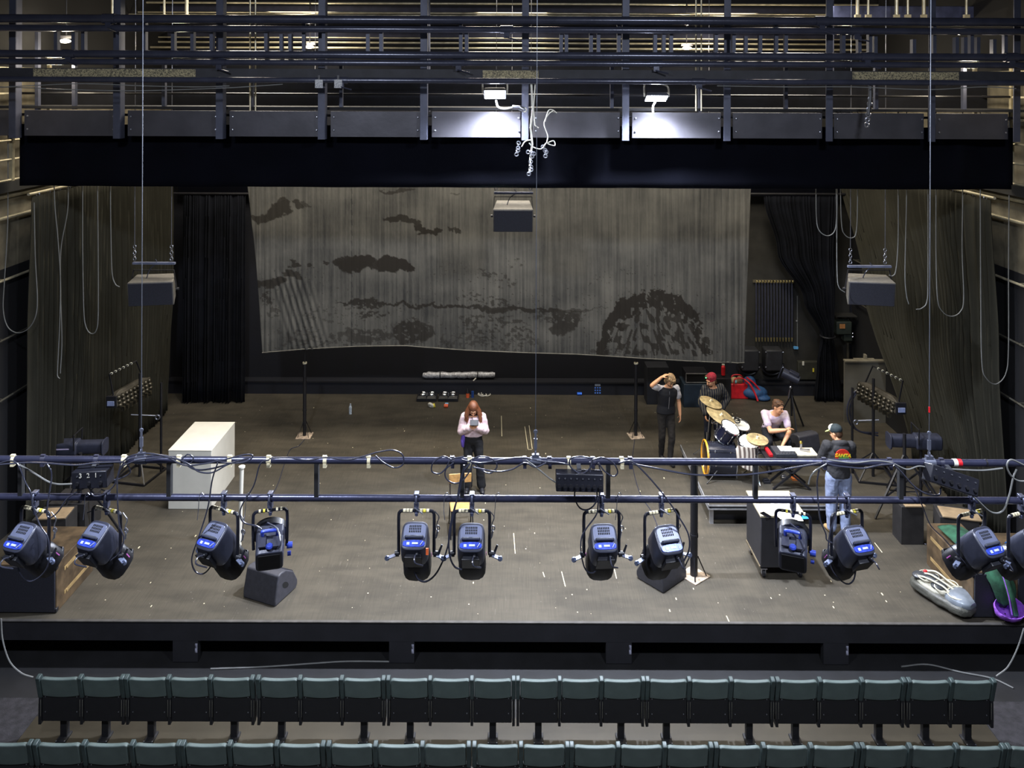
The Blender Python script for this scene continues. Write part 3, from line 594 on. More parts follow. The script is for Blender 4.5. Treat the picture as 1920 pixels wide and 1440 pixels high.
for i, (px, nm_) in enumerate(((265, 'left'), (1004, 'middle'), (1742, 'right'))):
    t = thing('suspension_wire', 'thin steel wire rope holding up the lamp truss, the %s one' % nm_, 'wire', (PX(px, DB, 860), DB, ZU+.024))
    mb = MB(); mb.cyl((0, 0, .20), (0, 0, TOP-ZU-.03), .0026, n=6); link('rope', mb, mat('rope_grey', (88, 92, 102), .5, .4), t)
    mb = MB(); mb.cyl((0, 0, .03), (0, 0, .20), .008, n=8); mb.box((0, 0, .105), (.022, .014, .07)); mb.torus((0, 0, .19), .012, .004, (0, 1, 0), 10, 5); mb.torus((0, 0, .04), .014, .004, (1, 0, 0), 10, 5); link('turnbuckle', mb, mat('dull_steel', (120, 124, 140), .4, .6), t)
    mb = MB(); mb.cyl((-.04, 0, -.024), (.04, 0, -.024), .031, n=16); mb.box((0, 0, .012), (.05, .03, .03)); link('pipe_clamp', mb, mat('clamp_grey', (84, 88, 104), .5, .4), t)
    if i == 2: mb = MB(); mb.cyl((0, 0, .34), (0, 0, .38), .006, n=8); link('red_tape', mb, RED, t)
# ---------------------------------------------------------------- lamps on the truss
def clamp_mb():
    mb = MB(); mb.torus((0, 0, 0), .033, .009, (1, 0, 0), 18, 8); mb.box((0, .0, .034), (.034, .05, .016)); mb.box((0, 0, -.045), (.034, .04, .05)); mb.cyl((0, 0, -.07), (0, 0, -.125), .012)
    mb.cyl((0, 0, -.10), (0, 0, -.13), .018, .004, 8); return mb
def make_profile(label, led=True):
    t = thing('profile_spotlight', label, 'spotlight', (0, 0, 0), group='lamps on the front truss')
    c = link('clamp', clamp_mb(), mat('clamp_metal', (96, 100, 122), .35, .6), t, bev=.003)
    mb = MB(); mb.cyl((-.012, -.02, -.06), (.05, -.05, -.085), .005, n=8); link('clamp_bolt', mb, STEEL, c)
    # yoke turns with the pan
    yk = MB(); yk.tube(catmull([(-.128, 0, -.405), (-.128, 0, -.3), (-.128, 0, -.13), (-.118, 0, -.098), (-.09, 0, -.09), (.09, 0, -.09), (.118, 0, -.098), (.128, 0, -.13), (.128, 0, -.3), (.128, 0, -.405)], 4), .0115, 8)
    y = link('yoke', yk, mat('yoke_black', (34, 35, 44), .35, .3), t)
    mb = MB(); rn = random.Random(3)
    for k in range(8):
        x = -.095+k*.024
        if abs(x+.01) > .02: mb.cyl((x, 0, -.09), (x+.019, 0, -.09), .0135, n=10, k=int(k == 6))
    link('tape_band', mb, [CREAM, YELLOW], y)
    mb = MB(); mb.cyl((.125, 0, -.40), (.165, 0, -.40), .022, .018); mb.cyl((.16, 0, -.40), (.185, .01, -.34), .010, .007); link('lever_knob', mb, mat('knob_black', (30, 31, 38), .4), y); mb = MB(); mb.cyl((-.125, 0, -.40), (-.155, 0, -.40), .02); link('knob', mb, mat('knob_black', (30, 31, 38), .4), y)
    mb = MB()
    for s in (-1, 1): mb = MB(); mb.bar((s*.15, -.02, -.40), (s*.205, -.04, -.41), .034, .006); mb.cyl((s*.205, -.045, -.41), (s*.205, -.035, -.41), .018); link('side_bracket', mb, mat('bracket_grey', (132, 142, 172), .35, .6), y)
    mb = MB(); c_ = [(.128, .02, -.10), (.16, .03, -.15), (.145, .03, -.20), (.15, .03, -.26), (.14, .02, -.30)]; mb.tube(catmull(c_, 5), .004, 6); mb.torus((.15, .03, -.23), .016, .004, (0, 1, 0), 12, 6); mb.cyl((.15, .03, -.25), (.143, .03, -.29), .007, n=8); link('safety_cable', mb, STEEL, y)
    # body, axis +Y, pivot at its origin
    T = Matrix.Translation((0, 0, -.40)); b = MB(); I = V((1, 0, 0)); K = V((0, 0, 1))
    b.loft([((0, -.235, .005), .090, .094, I, K), ((0, -.228, .005), .099, .108, I, K), ((0, -.18, .0), .104, .117, I, K), ((0, -.06, -.003), .106, .119, I, K), ((0, -.02, -.003), .095, .105, I, K), ((0, -.0, -.003), .07, .08, I, K)], 32, p=4.2)
    h = link('housing', b, HOUSE, t, bev=.004, sm=30); h.location = (0, 0, -.40)
    mb = MB(); mb.loft([((0, -.233, .028), .086, .066, I, K), ((0, -.2385, .028), .083, .063, I, K)], 28, p=4); link('rear_cover', mb, mat('rear_cover_grey', (104, 110, 136), .4, .2, .08, 9, .02), h)
    mb = MB()
    for r_ in range(3):
        for q in range(7): mb.box((-.040+q*.0135, -.2392, .030+r_*.020), (.0075, .004, .0145))
    link('vent_slot', mb, mat('vent_black', (6, 6, 8), .9), h)
    mb = MB(); mb.tube(catmull([(-.062, -.232, -.018), (-.062, -.252, -.018), (-.052, -.258, -.018), (.052, -.258, -.018), (.062, -.252, -.018), (.062, -.232, -.018)], 3), .0105, 8); link('handle', mb, mat('handle_grey', (86, 90, 104), .35, .3), h)
    mb = MB(); mb.loft([((0, -.230, -.060), .086, .028, I, K), ((0, -.2405, -.060), .082, .025, I, K)], 24, p=3.4); mb.box((.01, -.242, -.06), (.045, .003, .014), 1); mb.box((-.042, -.242, -.062), (.022, .003, .02), 1); mb.bar((.05, -.243, -.075), (.07, -.243, -.045), .010, .003, 1); link('control_panel', mb, [BLUE, mat('panel_label', (206, 214, 240), .4)], h)
    mb = MB(); mb.box((0, -.13, -.125), (.14, .14, .04), taper=.8); mb.cyl((.03, -.20, -.115), (.03, -.23, -.14), .012); link('power_supply', mb, BARREL, h, bev=.006)
    mb = MB()
    mb.loft([((0, -.03, -.003), .080, .085, I, K), ((0, .02, -.003), .088, .092, I, K), ((0, .05, -.003), .104, .108, I, K), ((0, .18, -.003), .109, .112, I, K), ((0, .20, -.003), .109, .112, I, K), ((0, .20, -.003), .100, .104, I, K), ((0, .12, -.003), .085, .09, I, K)], 16, p=3.0)
    br_ = link('lens_barrel', mb, BARREL, h)
    mb = MB(); mb.prism([(-.100, .06), (-.06, .118), (.06, .118), (.100, .06), (.09, .05), (-.09, .05)], .18, .208)
    link('gel_frame', mb, BARREL, br_, bev=.004)
    mb = MB(); mb.torus((0, .06, .112), .012, .0032, (0, 0, 1), 14, 5); link('blue_ring', mb, mat('ring_blue', (50, 140, 235), .4), br_)
    mb = MB(); mb.bar((-.05, .11, .113), (.0, .125, .113), .013, .004); link('white_mark', mb, mat('white_mark', (200, 208, 222), .5), br_)
    mb = MB(); mb.box((.109, .12, .045), (.004, .05, .007)); link('pink_mark', mb, mat('pink_mark', (226, 120, 214), .5), br_)
    mb = MB(); mb.box((-.109, .12, .045), (.004, .05, .007)); link('pink_mark', mb, mat('pink_mark', (226, 120, 214), .5), br_)
    mb = MB(); mb.tube(catmull([(.03, -.22, -.13), (.02, -.26, -.17), (.03, -.25, -.21), (.08, -.18, -.19)], 5), .0055, 6); link('lead', mb, CABLE, h)
    return t
def setpose(t, pan, tilt, roll=0):
    for ch in kids(t):
        n_ = ch.name.split('.')[0]
        if n_ == 'yoke': ch.rotation_euler = (0, 0, pan)
        if n_ == 'housing': ch.matrix_local = Matrix.Translation((0, 0, -.39)) @ Matrix.Rotation(pan, 4, 'Z') @ Matrix.Rotation(-tilt, 4, 'X') @ Matrix.Scale(.93, 4)
def make_fresnel(label):
    t = thing('fresnel_spotlight', label, 'spotlight', (0, 0, 0), group='lamps on the front truss')
    link('clamp', clamp_mb(), mat('clamp_metal', (96, 100, 122), .35, .6), t, bev=.003)
    yk = MB(); yk.tube(catmull([(-.115, 0, -.36), (-.118, 0, -.28), (-.118, 0, -.13), (-.108, 0, -.10), (-.08, 0, -.09), (.08, 0, -.09), (.108, 0, -.10), (.118, 0, -.13), (.118, 0, -.28), (.115, 0, -.36)], 4), .011, 8)
    y = link('yoke', yk, mat('yoke_black', (34, 35, 44), .35, .3), t)
    mb = MB()
    for k in range(6):
        x = -.08+k*.03
        if abs(x) > .02: mb.cyl((x, 0, -.09), (x+.014, 0, -.09), .013, n=10, k=(k == 1))
    link('tape_band', mb, [CREAM, YELLOW], y)
    mb = MB(); mb.cyl((.115, 0, -.36), (.155, 0, -.36), .022); mb.cyl((.12, 0, -.42), (.145, 0, -.42), .016); link('knob', mb, BLUE, y)
    h = MB(); I = V((1, 0, 0)); K = V((0, 0, 1))
    h.loft([((0, -.14, -.008), .088, .084, I, K), ((0, -.135, -.008), .094, .088, I, K), ((0, .06, 0), .100, .104, I, K), ((0, .07, 0), .100, .104, I, K)], 28, p=7)
    hh = link('housing', h, HOUSE, t, bev=.004, sm=30); hh.location = (0, 0, -.33)
    mb = MB(); mb.lathe([(.10, .06), (.121, .07), (.121, .12), (.115, .125), (.106, .12), (.05, .10)], Matrix.Rotation(R(-90), 4, 'X'), 32); link('lens_ring', mb, BARREL, hh)
    mb = MB(); mb.box((0, -.142, -.008), (.15, .006, .135)); link('rear_door', mb, mat('rear_black', (12, 12, 15), .7), hh, bev=.004)
    mb = MB(); mb.tube(catmull([(-.05, -.02, .10), (-.052, -.02, .14), (-.04, -.02, .15), (.04, -.02, .15), (.052, -.02, .14), (.05, -.02, .10)], 4), .012, 8); link('handle', mb, BLUE, hh)
    mb = MB(); mb.lathe([(.026, .10), (.026, .108), (.018, .118), (.004, .120)], Matrix.Translation((.0, -.105, -.003)), 18); link('focus_knob', mb, BLUE, hh)
    mb = MB(); mb.box((.05, -.08, .104), (.05, .08, .02)); mb.box((-.05, -.06, .104), (.05, .10, .012)); mb.tube(catmull([(.06, -.13, .10), (.08, -.12, .14), (.05, -.02, .16), (-.02, .05, .15)], 5), .006, 6); link('lead', mb, CABLE, hh)
    return t
prof = make_profile('x'); fres = make_fresnel('x'); fp = frf = False
LPS = [(66, 'p', 17, 52, 0, 'black spotlight aimed down right, leftmost on the front truss, above the brown sided speaker'),
       (200, 'p', 19, 55, 0, 'black spotlight aimed down right, second from left, blue rear panel under vents'),
       (420, 'p', 23, 55, 0, 'black spotlight aimed down right, hanging before the white plinth'),
       (507, 'f', -14, -22, 0, 'short black spotlight with round lens ring and blue handle, above the left floor monitor'),
       (781, 'p', 0, 58, 0, 'black spotlight facing straight upstage with an orange tag, left of the chair'),
       (885, 'p', 0, 55, 0, 'black spotlight facing straight upstage with bright blue panel, in front of the wooden chair'),
       (1128, 'p', -3, 55, 0, 'black spotlight hanging below the centre dimmer box, tilted slightly left'),
       (1240, 'p', -14, 52, 0, 'black spotlight hanging above the right floor monitor'),
       (1487, 'f', 20, -20, 0, 'short black spotlight with round lens ring, hanging before the wheeled case'),
       (1588, 'p', -15, 52, 0, 'black spotlight aimed down left, hanging below the person in the hoodie'),
       (1822, 'p', -20, 49, 0, 'black spotlight aimed down left, above the green jacket'),
       (1915, 'p', -20, 49, 0, 'black spotlight aimed down left, rightmost, cut by the picture edge')]
LAMPT = []
for px, k, pan, tilt, rl, lab in LPS:
    src = prof if k == 'p' else fres; loc = (PX(px, DB, 935), DB, ZL)
    if k == 'p' and not fp: fp = True; t = src; t.location = loc; t['label'] = lab
    elif k == 'f' and not frf: frf = True; t = src; t.location = loc; t['label'] = lab
    else: t = dup(src, loc, None, lab)
    LAMPT.append((t, pan, tilt, rl))
for t, pan, tilt, rl in LAMPT: setpose(t, -R(pan), R(tilt), rl) if 'profile' in t.name else None
for t, pan, tilt, rl in LAMPT:
    if 'fresnel' in t.name:
        for ch in kids(t):
            if ch.name.startswith('yoke'): ch.rotation_euler = (0, 0, -R(pan))
            if ch.name.startswith('housing'): ch.matrix_local = Matrix.Translation((0, 0, -.33)) @ Matrix.Rotation(-R(pan), 4, 'Z') @ Matrix.Rotation(-R(tilt), 4, 'X')
mb = MB(); q = P(801, 1034, 5.53); mb.box(q, (.018, .008, .045), M=None); solo('orange_tag', 'small orange tag on the rear of the spotlight left of the chair', 'tag', mb, mat('orange_paper', (236, 110, 56), .6))
# dimmer boxes
def dimmer(label, a, b_, d, tilt=0, n=6, nums=False):
    A, B = P(a[0], a[1], d), P(b_[0], b_[1], d); c = (A+B)/2; w = (B-A).length; ang = math.atan2(B.z-A.z, B.x-A.x)
    t = thing('dimmer_box', label, 'control box', (c.x, c.y, c.z-.07)); T = Matrix.Translation((0, 0, .07)) @ Matrix.Rotation(-ang, 4, 'Y') @ Matrix.Rotation(tilt, 4, 'X')
    mb = MB(); mb.box((0, 0, 0), (w, .11, .12), M=T); link('case', mb, mat('dimmer_case', (36, 37, 46), .4, .3), t, bev=.006)
    for k in range(n):
        mb = MB(); x = -w/2+w*(k+.5)/n; mb.cyl((x, -.055, -.02), (x, -.068, -.02), .013, n=12, M=T); link('socket', mb, BLACK, t); mb = MB(); mb.cyl((x, -.055, .03), (x, -.06, .03), .005, n=8, M=T); link('indicator', mb, STEEL, t)
    mb = MB(); mb.bar(T @ V((0, 0, .06)), (0, DB-c.y, ZU-c.z+.07), .03, .012); link('hook', mb, STEEL, t)
    if nums:
        for k, s in enumerate('321'):
            text('number', s, .045, WHITE, t, T @ Matrix.Translation((-w*.28+k*w*.22, -.058, .02)) @ Matrix.Rotation(R(90), 4, 'X'))
    return t
dimmer('black dimmer box with numbers 3 2 1 hung on the truss at left', (142, 895), (207, 892), 5.68, 0, 3, True)
dimmer('black dimmer box with plugged leads hung on the truss at centre', (1042, 900), (1130, 902), 5.66, R(-8), 8)
dimmer('black dimmer box hung slanting on the truss at right', (1738, 884), (1826, 914), 5.66, R(-20), 6)
# leads along and below the truss
C_ = [('second strand of the lead bundle lying over the truss left of the white plinth', [(228, 880), (240, 862), (268, 857), (300, 853), (336, 862), (365, 880), (400, 878), (440, 866), (470, 858)], .0055),
 ('third strand of the lead bundle dipping under the truss before the white plinth', [(232, 872), (262, 862), (318, 858), (350, 868), (372, 884), (398, 886), (425, 872), (446, 864)], .005),
 ('short lead loop between the bundle ties before the white plinth', [(340, 862), (352, 852), (362, 858), (358, 868), (344, 870)], .0045),
 ('second round coil hanging beside the centre rung', [(850, 868), (836, 880), (836, 896), (850, 906), (866, 902), (880, 884), (886, 866)], .005),
 ('thin lead arching from centre to the middle suspension wire', [(886, 876), (930, 884), (960, 880), (984, 868), (1004, 876), (1024, 868)], .005),
 ('pale lead running along the truss under the hoodie wearer', [(1552, 862), (1600, 868), (1640, 864), (1672, 868), (1700, 880), (1724, 874), (1752, 880)], .005),
 ('lead pair running along the truss at the far left', [(-10, 872), (40, 868), (80, 868), (140, 872), (180, 868), (228, 866)], .006),
 ('lead from the numbered box slanting right up to the truss', [(214, 900), (228, 896), (244, 886), (240, 872)], .005),
 ('lead looping over the truss at the far left, dropping behind the first spotlight', [(0, 868), (20, 864), (34, 872), (48, 905), (58, 925), (62, 950), (75, 985), (90, 1010), (92, 1050), (80, 1076), (55, 1090), (35, 1070), (36, 1035)], .0045),
 ('pale lead running from the truss into the numbered box', [(30, 868), (62, 886), (90, 903), (110, 908), (142, 907)], .006),
 ('lead drooping in a deep curve between the first two spotlights', [(88, 870), (97, 890), (90, 940), (88, 965), (96, 970), (110, 958), (125, 936), (145, 922), (166, 912)], .005),
 ('lead looping below the numbered box', [(178, 912), (170, 922), (178, 930), (196, 926), (214, 910), (222, 890), (232, 866)], .005),
 ('lead dropping from the truss to the second spotlight', [(226, 872), (220, 900), (221, 950), (224, 985), (232, 1010), (224, 1036), (206, 1052)], .0045),
 ('bundle of leads lying over the truss left of the white plinth', [(225, 870), (245, 855), (275, 850), (310, 856), (345, 872), (380, 870), (420, 862), (462, 852), (474, 856), (460, 866), (425, 868), (400, 862)], .005),
 ('lead hanging in a long loop to the third spotlight', [(408, 868), (398, 900), (390, 950), (375, 1000), (360, 1045), (365, 1070), (380, 1076), (393, 1065), (398, 1050)], .005),
 ('lead hanging in a loop to the ringed spotlight at left', [(505, 862), (488, 870), (476, 910), (455, 945), (450, 965), (458, 980), (480, 986), (490, 992)], .005),
 ('thin lead lying along the truss left of centre', [(505, 860), (540, 858), (575, 863), (610, 858), (650, 862), (680, 856), (706, 848)], .005),
 ('lead ending in a big teardrop loop left of centre', [(706, 848), (735, 844), (754, 852), (756, 870), (740, 877), (720, 868), (704, 854)], .005),
 ('round lead coil beside the left centre tie', [(848, 862), (830, 856), (812, 868), (810, 884), (824, 888), (836, 878), (846, 862), (870, 856)], .005),
 ('lead making a wide loop right of the centre rung', [(880, 864), (900, 856), (922, 860), (932, 874), (920, 887), (904, 882), (886, 866)], .005),
 ('lead lying along the centre of the truss in slow waves', [(866, 862), (900, 868), (940, 862), (980, 858), (1010, 864), (1050, 868), (1070, 872)], .005),
 ('long lead drooping from the truss centre to the spotlight left of the chair', [(882, 868), (866, 890), (858, 930), (848, 975), (838, 1030), (820, 1072), (800, 1090), (784, 1086), (776, 1070)], .006),
 ('long lead from the truss centre to the spotlight before the chair', [(870, 872), (862, 920), (850, 960), (842, 1000), (843, 1040), (852, 1062), (866, 1068)], .006),
 ('pale lead falling from the truss to the left of the centre box', [(986, 862), (1010, 880), (1035, 900), (1060, 914), (1075, 914)], .005),
 ('lead curling around the truss above the centre box', [(1068, 872), (1070, 860), (1090, 856), (1110, 862), (1106, 878), (1090, 888), (1072, 878), (1066, 866)], .005),
 ('lead twisted in a figure over the right end of the centre box', [(1112, 862), (1130, 858), (1150, 868), (1158, 885), (1150, 893), (1134, 884), (1122, 868)], .005),
 ('lead hanging in a round loop below the centre box', [(1078, 915), (1078, 935), (1088, 953), (1104, 955), (1118, 940), (1118, 915), (1108, 890), (1106, 866)], .005),
 ('long lead falling past the centre box to the spotlight below', [(1122, 868), (1128, 900), (1122, 940), (1118, 965), (1100, 990), (1090, 1010), (1090, 1040), (1098, 1068), (1112, 1074), (1126, 1060)], .005),
 ('long lead slanting down right from the truss to the fourth right spotlight', [(1160, 868), (1185, 866), (1215, 893), (1250, 935), (1270, 965), (1290, 1000), (1292, 1030), (1282, 1052)], .0055),
 ('thick dark lead sagging between centre and right rungs of the truss', [(1186, 870), (1230, 878), (1290, 889), (1340, 891), (1400, 890), (1470, 880), (1540, 868)], .006),
 ('lead pair swooping below the truss before the hoodie', [(1545, 866), (1560, 872), (1590, 876), (1620, 878), (1650, 872), (1676, 870)], .006),
 ('pale lead arching down left of the hoodie', [(1550, 870), (1532, 880), (1520, 893), (1516, 908)], .005),
 ('lead dropping from the truss to the tenth spotlight', [(1536, 880), (1532, 905), (1534, 940), (1538, 975), (1548, 1000), (1550, 1012), (1560, 1018)], .005),
 ('lead making a hanging loop below the spotlight under the hoodie', [(1570, 930), (1568, 960), (1556, 1000), (1553, 1040), (1562, 1072), (1585, 1094), (1600, 1088), (1606, 1060)], .005),
 ('long lead swooping from the truss to the right slanting box', [(1676, 872), (1690, 885), (1712, 910), (1735, 925), (1760, 928), (1764, 915)], .006),
 ('pale lead running right from the slanting box back up to the truss', [(1755, 878), (1790, 880), (1840, 882), (1880, 878)], .006),
 ('pale lead curving under the slanting box to the picture edge', [(1808, 918), (1830, 935), (1858, 960), (1880, 958), (1892, 930), (1900, 895), (1906, 880)], .006),
 ('long straight lead falling to the spotlight above the green jacket', [(1714, 912), (1730, 950), (1745, 985), (1770, 1010), (1800, 1045), (1826, 1072), (1842, 1078), (1850, 1062)], .004),
 ('coil of pale lead looped at the right end of the truss', [(1920, 872), (1896, 862), (1888, 874), (1896, 892), (1912, 902), (1940, 900)], .006)]
for lab, pts, r in C_: cable(lab, pts, 5.70-.03*(len(lab) % 3), r*1.05, GREYCABLE if 'pale' in lab else None, name='power_lead', cat='lead')
for i, (x, s) in enumerate(((376, 1), (464, 1), (836, -1), (932, 1), (1160, 1), (162, 1))):
    cable('thin pale safety wire looped over the lower tube, %s from the left' % ordn[i], [(x+6, 928), (x+2, 924), (x-2, 930), (x-4, 955), (x-2*s-4, 975)], 5.72, .0025, STEEL, name='safety_wire', cat='wire', group='safety wires on the lower tube')
for i, (a, sx) in enumerate(((468, -1), (833, 1), (1140, 1), (1500, 1))): pass
# ---------------------------------------------------------------- auditorium seats (backs towards the camera)
TEAL = mat('teal_upholstery', (76, 88, 86), .55, 0, .1, 5, .04, 120)
SEATB = mat('seat_black', (16, 16, 20), .6, 0, .12, 8, .04)
def seat_proto():
    t = thing('theatre_seat', 'x', 'seat', (0, 0, 0)); w = .435; N = 14
    top = [(-w/2+w*i/N, .795-.018*(1-abs(2*i/N-1)**2.2)-.016*(abs(2*i/N-1) > .97)) for i in range(N+1)]
    bot = [(w/2-w*i/N, .555-.024*math.cos(PI*(i/N-.5))**.8) for i in range(N+1)]
    Sh = Matrix(((1, 0, 0, 0), (0, 1, -.20, .12), (0, 0, 1, 0), (0, 0, 0, 1)))
    mb = MB(); mb.prism(top+bot, -.022, .03, M=Sh); link('backrest', mb, TEAL, t, bev=.012, seg=3)
    mb = MB(); mb.prism([(-w/2-.01, .555), (w/2+.01, .555), (w/2+.01, .245), (-w/2-.01, .245)], .0, .05); bp_ = link('back_panel', mb, SEATB, t, bev=.006)
    for x in (-w/2+.03, w/2-.03):
        for z in (.54, .36): mb = MB(); mb.ell((x, -.004, z), (.007, .006, .007), 8); link('screw', mb, STEEL, bp_)
    mb = MB(); mb.prism([(.06, .30), (.06, .66), (.10, .68), (.15, .64), (.16, .34), (.12, .29)], -w/2+.01, w/2-.01, ax='x'); mb2 = link('seat', mb, TEAL, t, bev=.02, seg=3)
    side(t, -.247); return t
def side(t, x):
    mb = MB(); mb.prism([(-.055, .812), (-.075, .80), (-.012, .53), (.06, .53), (.05, .70), (-.005, .818)], x-.024, x+.024, ax='x'); link('arm_cap', mb, mat('teal_frame', (54, 66, 66), .5, .1), t, bev=.007)
    mb = MB(); mb.prism([(-.012, .535), (-.018, .22), (.06, .22), (.12, .26), (.13, .52), (.10, .55), (.06, .56)], x-.016, x+.016, ax='x'); mb.box((x-.015, -.022, .42), (.003, .004, .2), 1); mb.box((x+.015, -.022, .42), (.003, .004, .2), 1); link('side_frame', mb, [SEATB, mat('frame_piping', (120, 118, 108), .5)], t, bev=.003)
def leg(t, x):
    mb = MB(); mb.box((x, .08, .13), (.078, .07, .25)); mb.box((x, .06, .012), (.12, .16, .022))
    l_ = link('leg', mb, SEATB, t, bev=.004); mb = MB()
    for s in (-1, 1): mb.ell((x+s*.05, -.02, .026), (.009, .009, .006), 8)
    link('floor_bolt', mb, STEEL, l_)
proto0 = seat_proto()
P1 = seat_proto(); leg(P1, 0)                              # with pedestal
P3 = seat_proto(); leg(P3, 0); side(P3, .247)              # both
used = {}
num = ordn+['thirteenth', 'fourteenth', 'fifteenth', 'sixteenth', 'seventeenth', 'eighteenth', 'nineteenth', 'twentieth', 'twenty first', 'twenty second', 'twenty third', 'twenty fourth']
def row(d, blocks, rowname, endname):
    n = 0; tot = sum(b[2] for b in blocks)
    for x0, x1, k in blocks:
        for i in range(k):
            pa = x0+(x1-x0)*(i+.5)/k; last = i == k-1; ped = i in (0, k-1)
            src = P3 if last else (P1 if ped else proto0)
            n += 1
            far = tot-n+1
            lab = 'teal theatre seat, %s from the %s end of the %s' % (num[min(n, far)-1], 'left' if n <= far else 'right', rowname)
            loc = (PX(pa, d, 1300), d, AF); w = (x1-x0)/k*d/F; sc = 1
            if src not in used: used[src] = 1; o = src; o.location = loc; o['label'] = lab
            else: o = dup(src, loc, None, lab)
            o['group'] = 'seats of the '+rowname
D1 = 9.44; D2 = 8.50
row(D1, [(76, 232, 2), (240, 475, 3), (486, 720, 3), (729, 963, 3), (971, 1205, 3), (1213, 1447, 3), (1456, 1692, 3), (1701, 1860, 2)], 'row nearest stage', '')
row(D2, [(-27, 62, 1), (70, 340, 3), (346, 608, 3), (618, 880, 3), (890, 1064, 2), (1072, 1332, 3), (1341, 1606, 3), (1615, 1878, 3), (1887, 2060, 2)], 'bottom row', '')
for o in (proto0, P1, P3): assert o in used
# ---------------------------------------------------------------- things on the stage
def boxthing(name, label, cat, c, d, mt, bev=.006, group=None):
    mb = MB(); mb.box((c[0], c[1], c[2]+d[2]/2), d); return solo(name, label, cat, mb, mt, group, bev=bev)
# white plinth
mb = MB(); mb.box((-5.475, 14.14, .5), (.74, 1.14, 1.0)); o = solo('white_plinth', 'long white painted box plinth standing at the left of the stage', 'plinth', mb, WHITE, bev=.008)
mb = MB(); mb.box((-5.475, 14.14, 1.003), (.745, 1.15, .012)); link('top_board', mb, WHITE, o, world=True, bev=.003)
a = FL(449, 1022); mb = MB(); mb.cyl((a.x, a.y, 0), (a.x+.02, a.y+.04, 1.22), .030, .032, 16); mb.cyl((a.x+.02, a.y+.04, 1.20), (a.x+.02, a.y+.04, 1.225), .05); solo('white_post', 'thin white post standing right of the white plinth', 'post', mb, WHITE)
# floor poles on braced base plates
PLT = mat('base_plate', (176, 158, 140), .7, 0, .25, 12, .1)
def floor_pole(label, px, py, h, r, ext=0, rot=0, sz=.19):
    a = FL(px, py); t = thing('floor_pole', label, 'pole', (a.x, a.y, 0), R(rot))
    mb = MB(); mb.box((0, 0, .009), (sz*2, sz*2, .018)); link('base_plate', mb, PLT, t, bev=.003)
    mb = MB(); mb.cyl((0, 0, .018), (0, 0, h), r, n=18); mb.cyl((0, 0, h*.35), (0, 0, h*.35+.04), r*1.15, n=18); p_ = link('pole', mb, BLACK, t)
    mb = MB()
    for x, y in ((1, 1), (1, -1), (-1, 1), (-1, -1)): mb.bar((x*sz*.75, y*sz*.75, .02), (x*r*.7, y*r*.7, .30), .018, .008)
    link('brace', mb, BLACK, t)
    mb = MB(); mb.cyl((0, 0, h), (0, 0, h+.03), r*1.25, n=18); link('cap', mb, CREAM, t)
    if ext: mb = MB(); mb.cyl((0, 0, h), (0, 0, h+ext), r*.4, n=10); link('inner_tube', mb, BLACK, t)
    return t
floor_pole('black pole on a square plate, standing upstage left under the sheet', 571, 818, 1.5, .036, .62, 0, .15)
floor_pole('black pole on a square plate, standing upstage right left of the walking man', 1192, 818, 1.5, .036, .62, 10, .15)
floor_pole('thick black pole on a diamond plate behind the right floor monitor', 1301, 1080, 1.68, .055, 0, 38, .17)
# floor monitors: wedge with rounded front
def wedge(label, px, py, rz, w=.60, s=1.0, z=0):
    a = FL(px, py, z); t = thing('floor_monitor', label, 'monitor speaker', (a.x, a.y, z), rz)
    pr_ = [(-.26, .0), (-.30, .05), (-.30, .12), (-.20, .30), (-.02, .42), (.10, .44), (.16, .42), (.24, .10), (.24, .0)]; pr_ = [(y*s, q*s) for y, q in pr_]
    mb = MB(); mb.prism(pr_, -w/2, w/2, ax='x'); link('cabinet', mb, mat('monitor_cabinet', (54, 54, 61), .6, 0, .1, 20, .1, 160), t, bev=.018, seg=3)
    mb = MB(); mb.prism([(-.31*s, .11*s), (-.212*s, .302*s), (-.030*s, .425*s), (-.02*s, .415*s), (-.2*s, .29*s), (-.295*s, .11*s)], -w/2+.03, w/2-.03, ax='x'); link('grille', mb, GRILLE, t)
    for sd in (-1, 1):
        mb = MB(); mb.loft([((sd*(w/2+.002), .0, .20*s), .085*s, .042*s, V((0, .8, .6)), V((0, -.6, .8))), ((sd*(w/2-.002), .0, .20*s), .085*s, .042*s, V((0, .8, .6)), V((0, -.6, .8)))], 16); link('side_handle', mb, mat('handle_recess', (8, 8, 10), .8), t)
    return t
wedge('dark wedge floor monitor lying alone at the front left of the stage', 505, 1112, R(158), .56, .92)
wedge('dark wedge floor monitor under the spotlight beside the diamond pole plate', 1243, 1085, R(222), .56, .92)
# subwoofers at the stage edges
def sub(label, x0, x1, y0, y1, h, s):
    t = thing('bass_speaker', label, 'loudspeaker', ((x0+x1)/2, (y0+y1)/2, 0)); w = x1-x0; d = y1-y0
    mb = MB(); mb.box((0, 0, h/2), (w, d, h)); link('cabinet', mb, PLY, t, bev=.008)
    mb = MB(); mb.box((0, -d/2-.012, h/2), (w*.97, .024, h*.95)); link('front_grille', mb, GRILLE, t, bev=.01)
    for z in (.25, .75):
        mb = MB(); mb.box((s*w/2, .05, h*z), (.012, d*.72, .05)); mb.cyl((s*w/2-.0, .05-d*.3, h*z), (s*w/2+.02, .05-d*.3, h*z), .02); link('side_slot', mb, mat('slot_tan', (150, 126, 84), .6), t)
    mb = MB()
    for sx in (-1, 1):
        for z in (.04, h-.04): mb.box((sx*w*.475, -d/2+.01, z), (.06, .06, .06))
    link('corner', mb, BLACK, t, bev=.01)
    return t
sub('square brown sided bass speaker with black front at the left stage edge', -7.02, -6.22, 10.9, 11.85, .66, 1)
sub('brown sided bass speaker with black front under the green jacket', 6.34, 6.86, 10.88, 12.1, .62, -1)
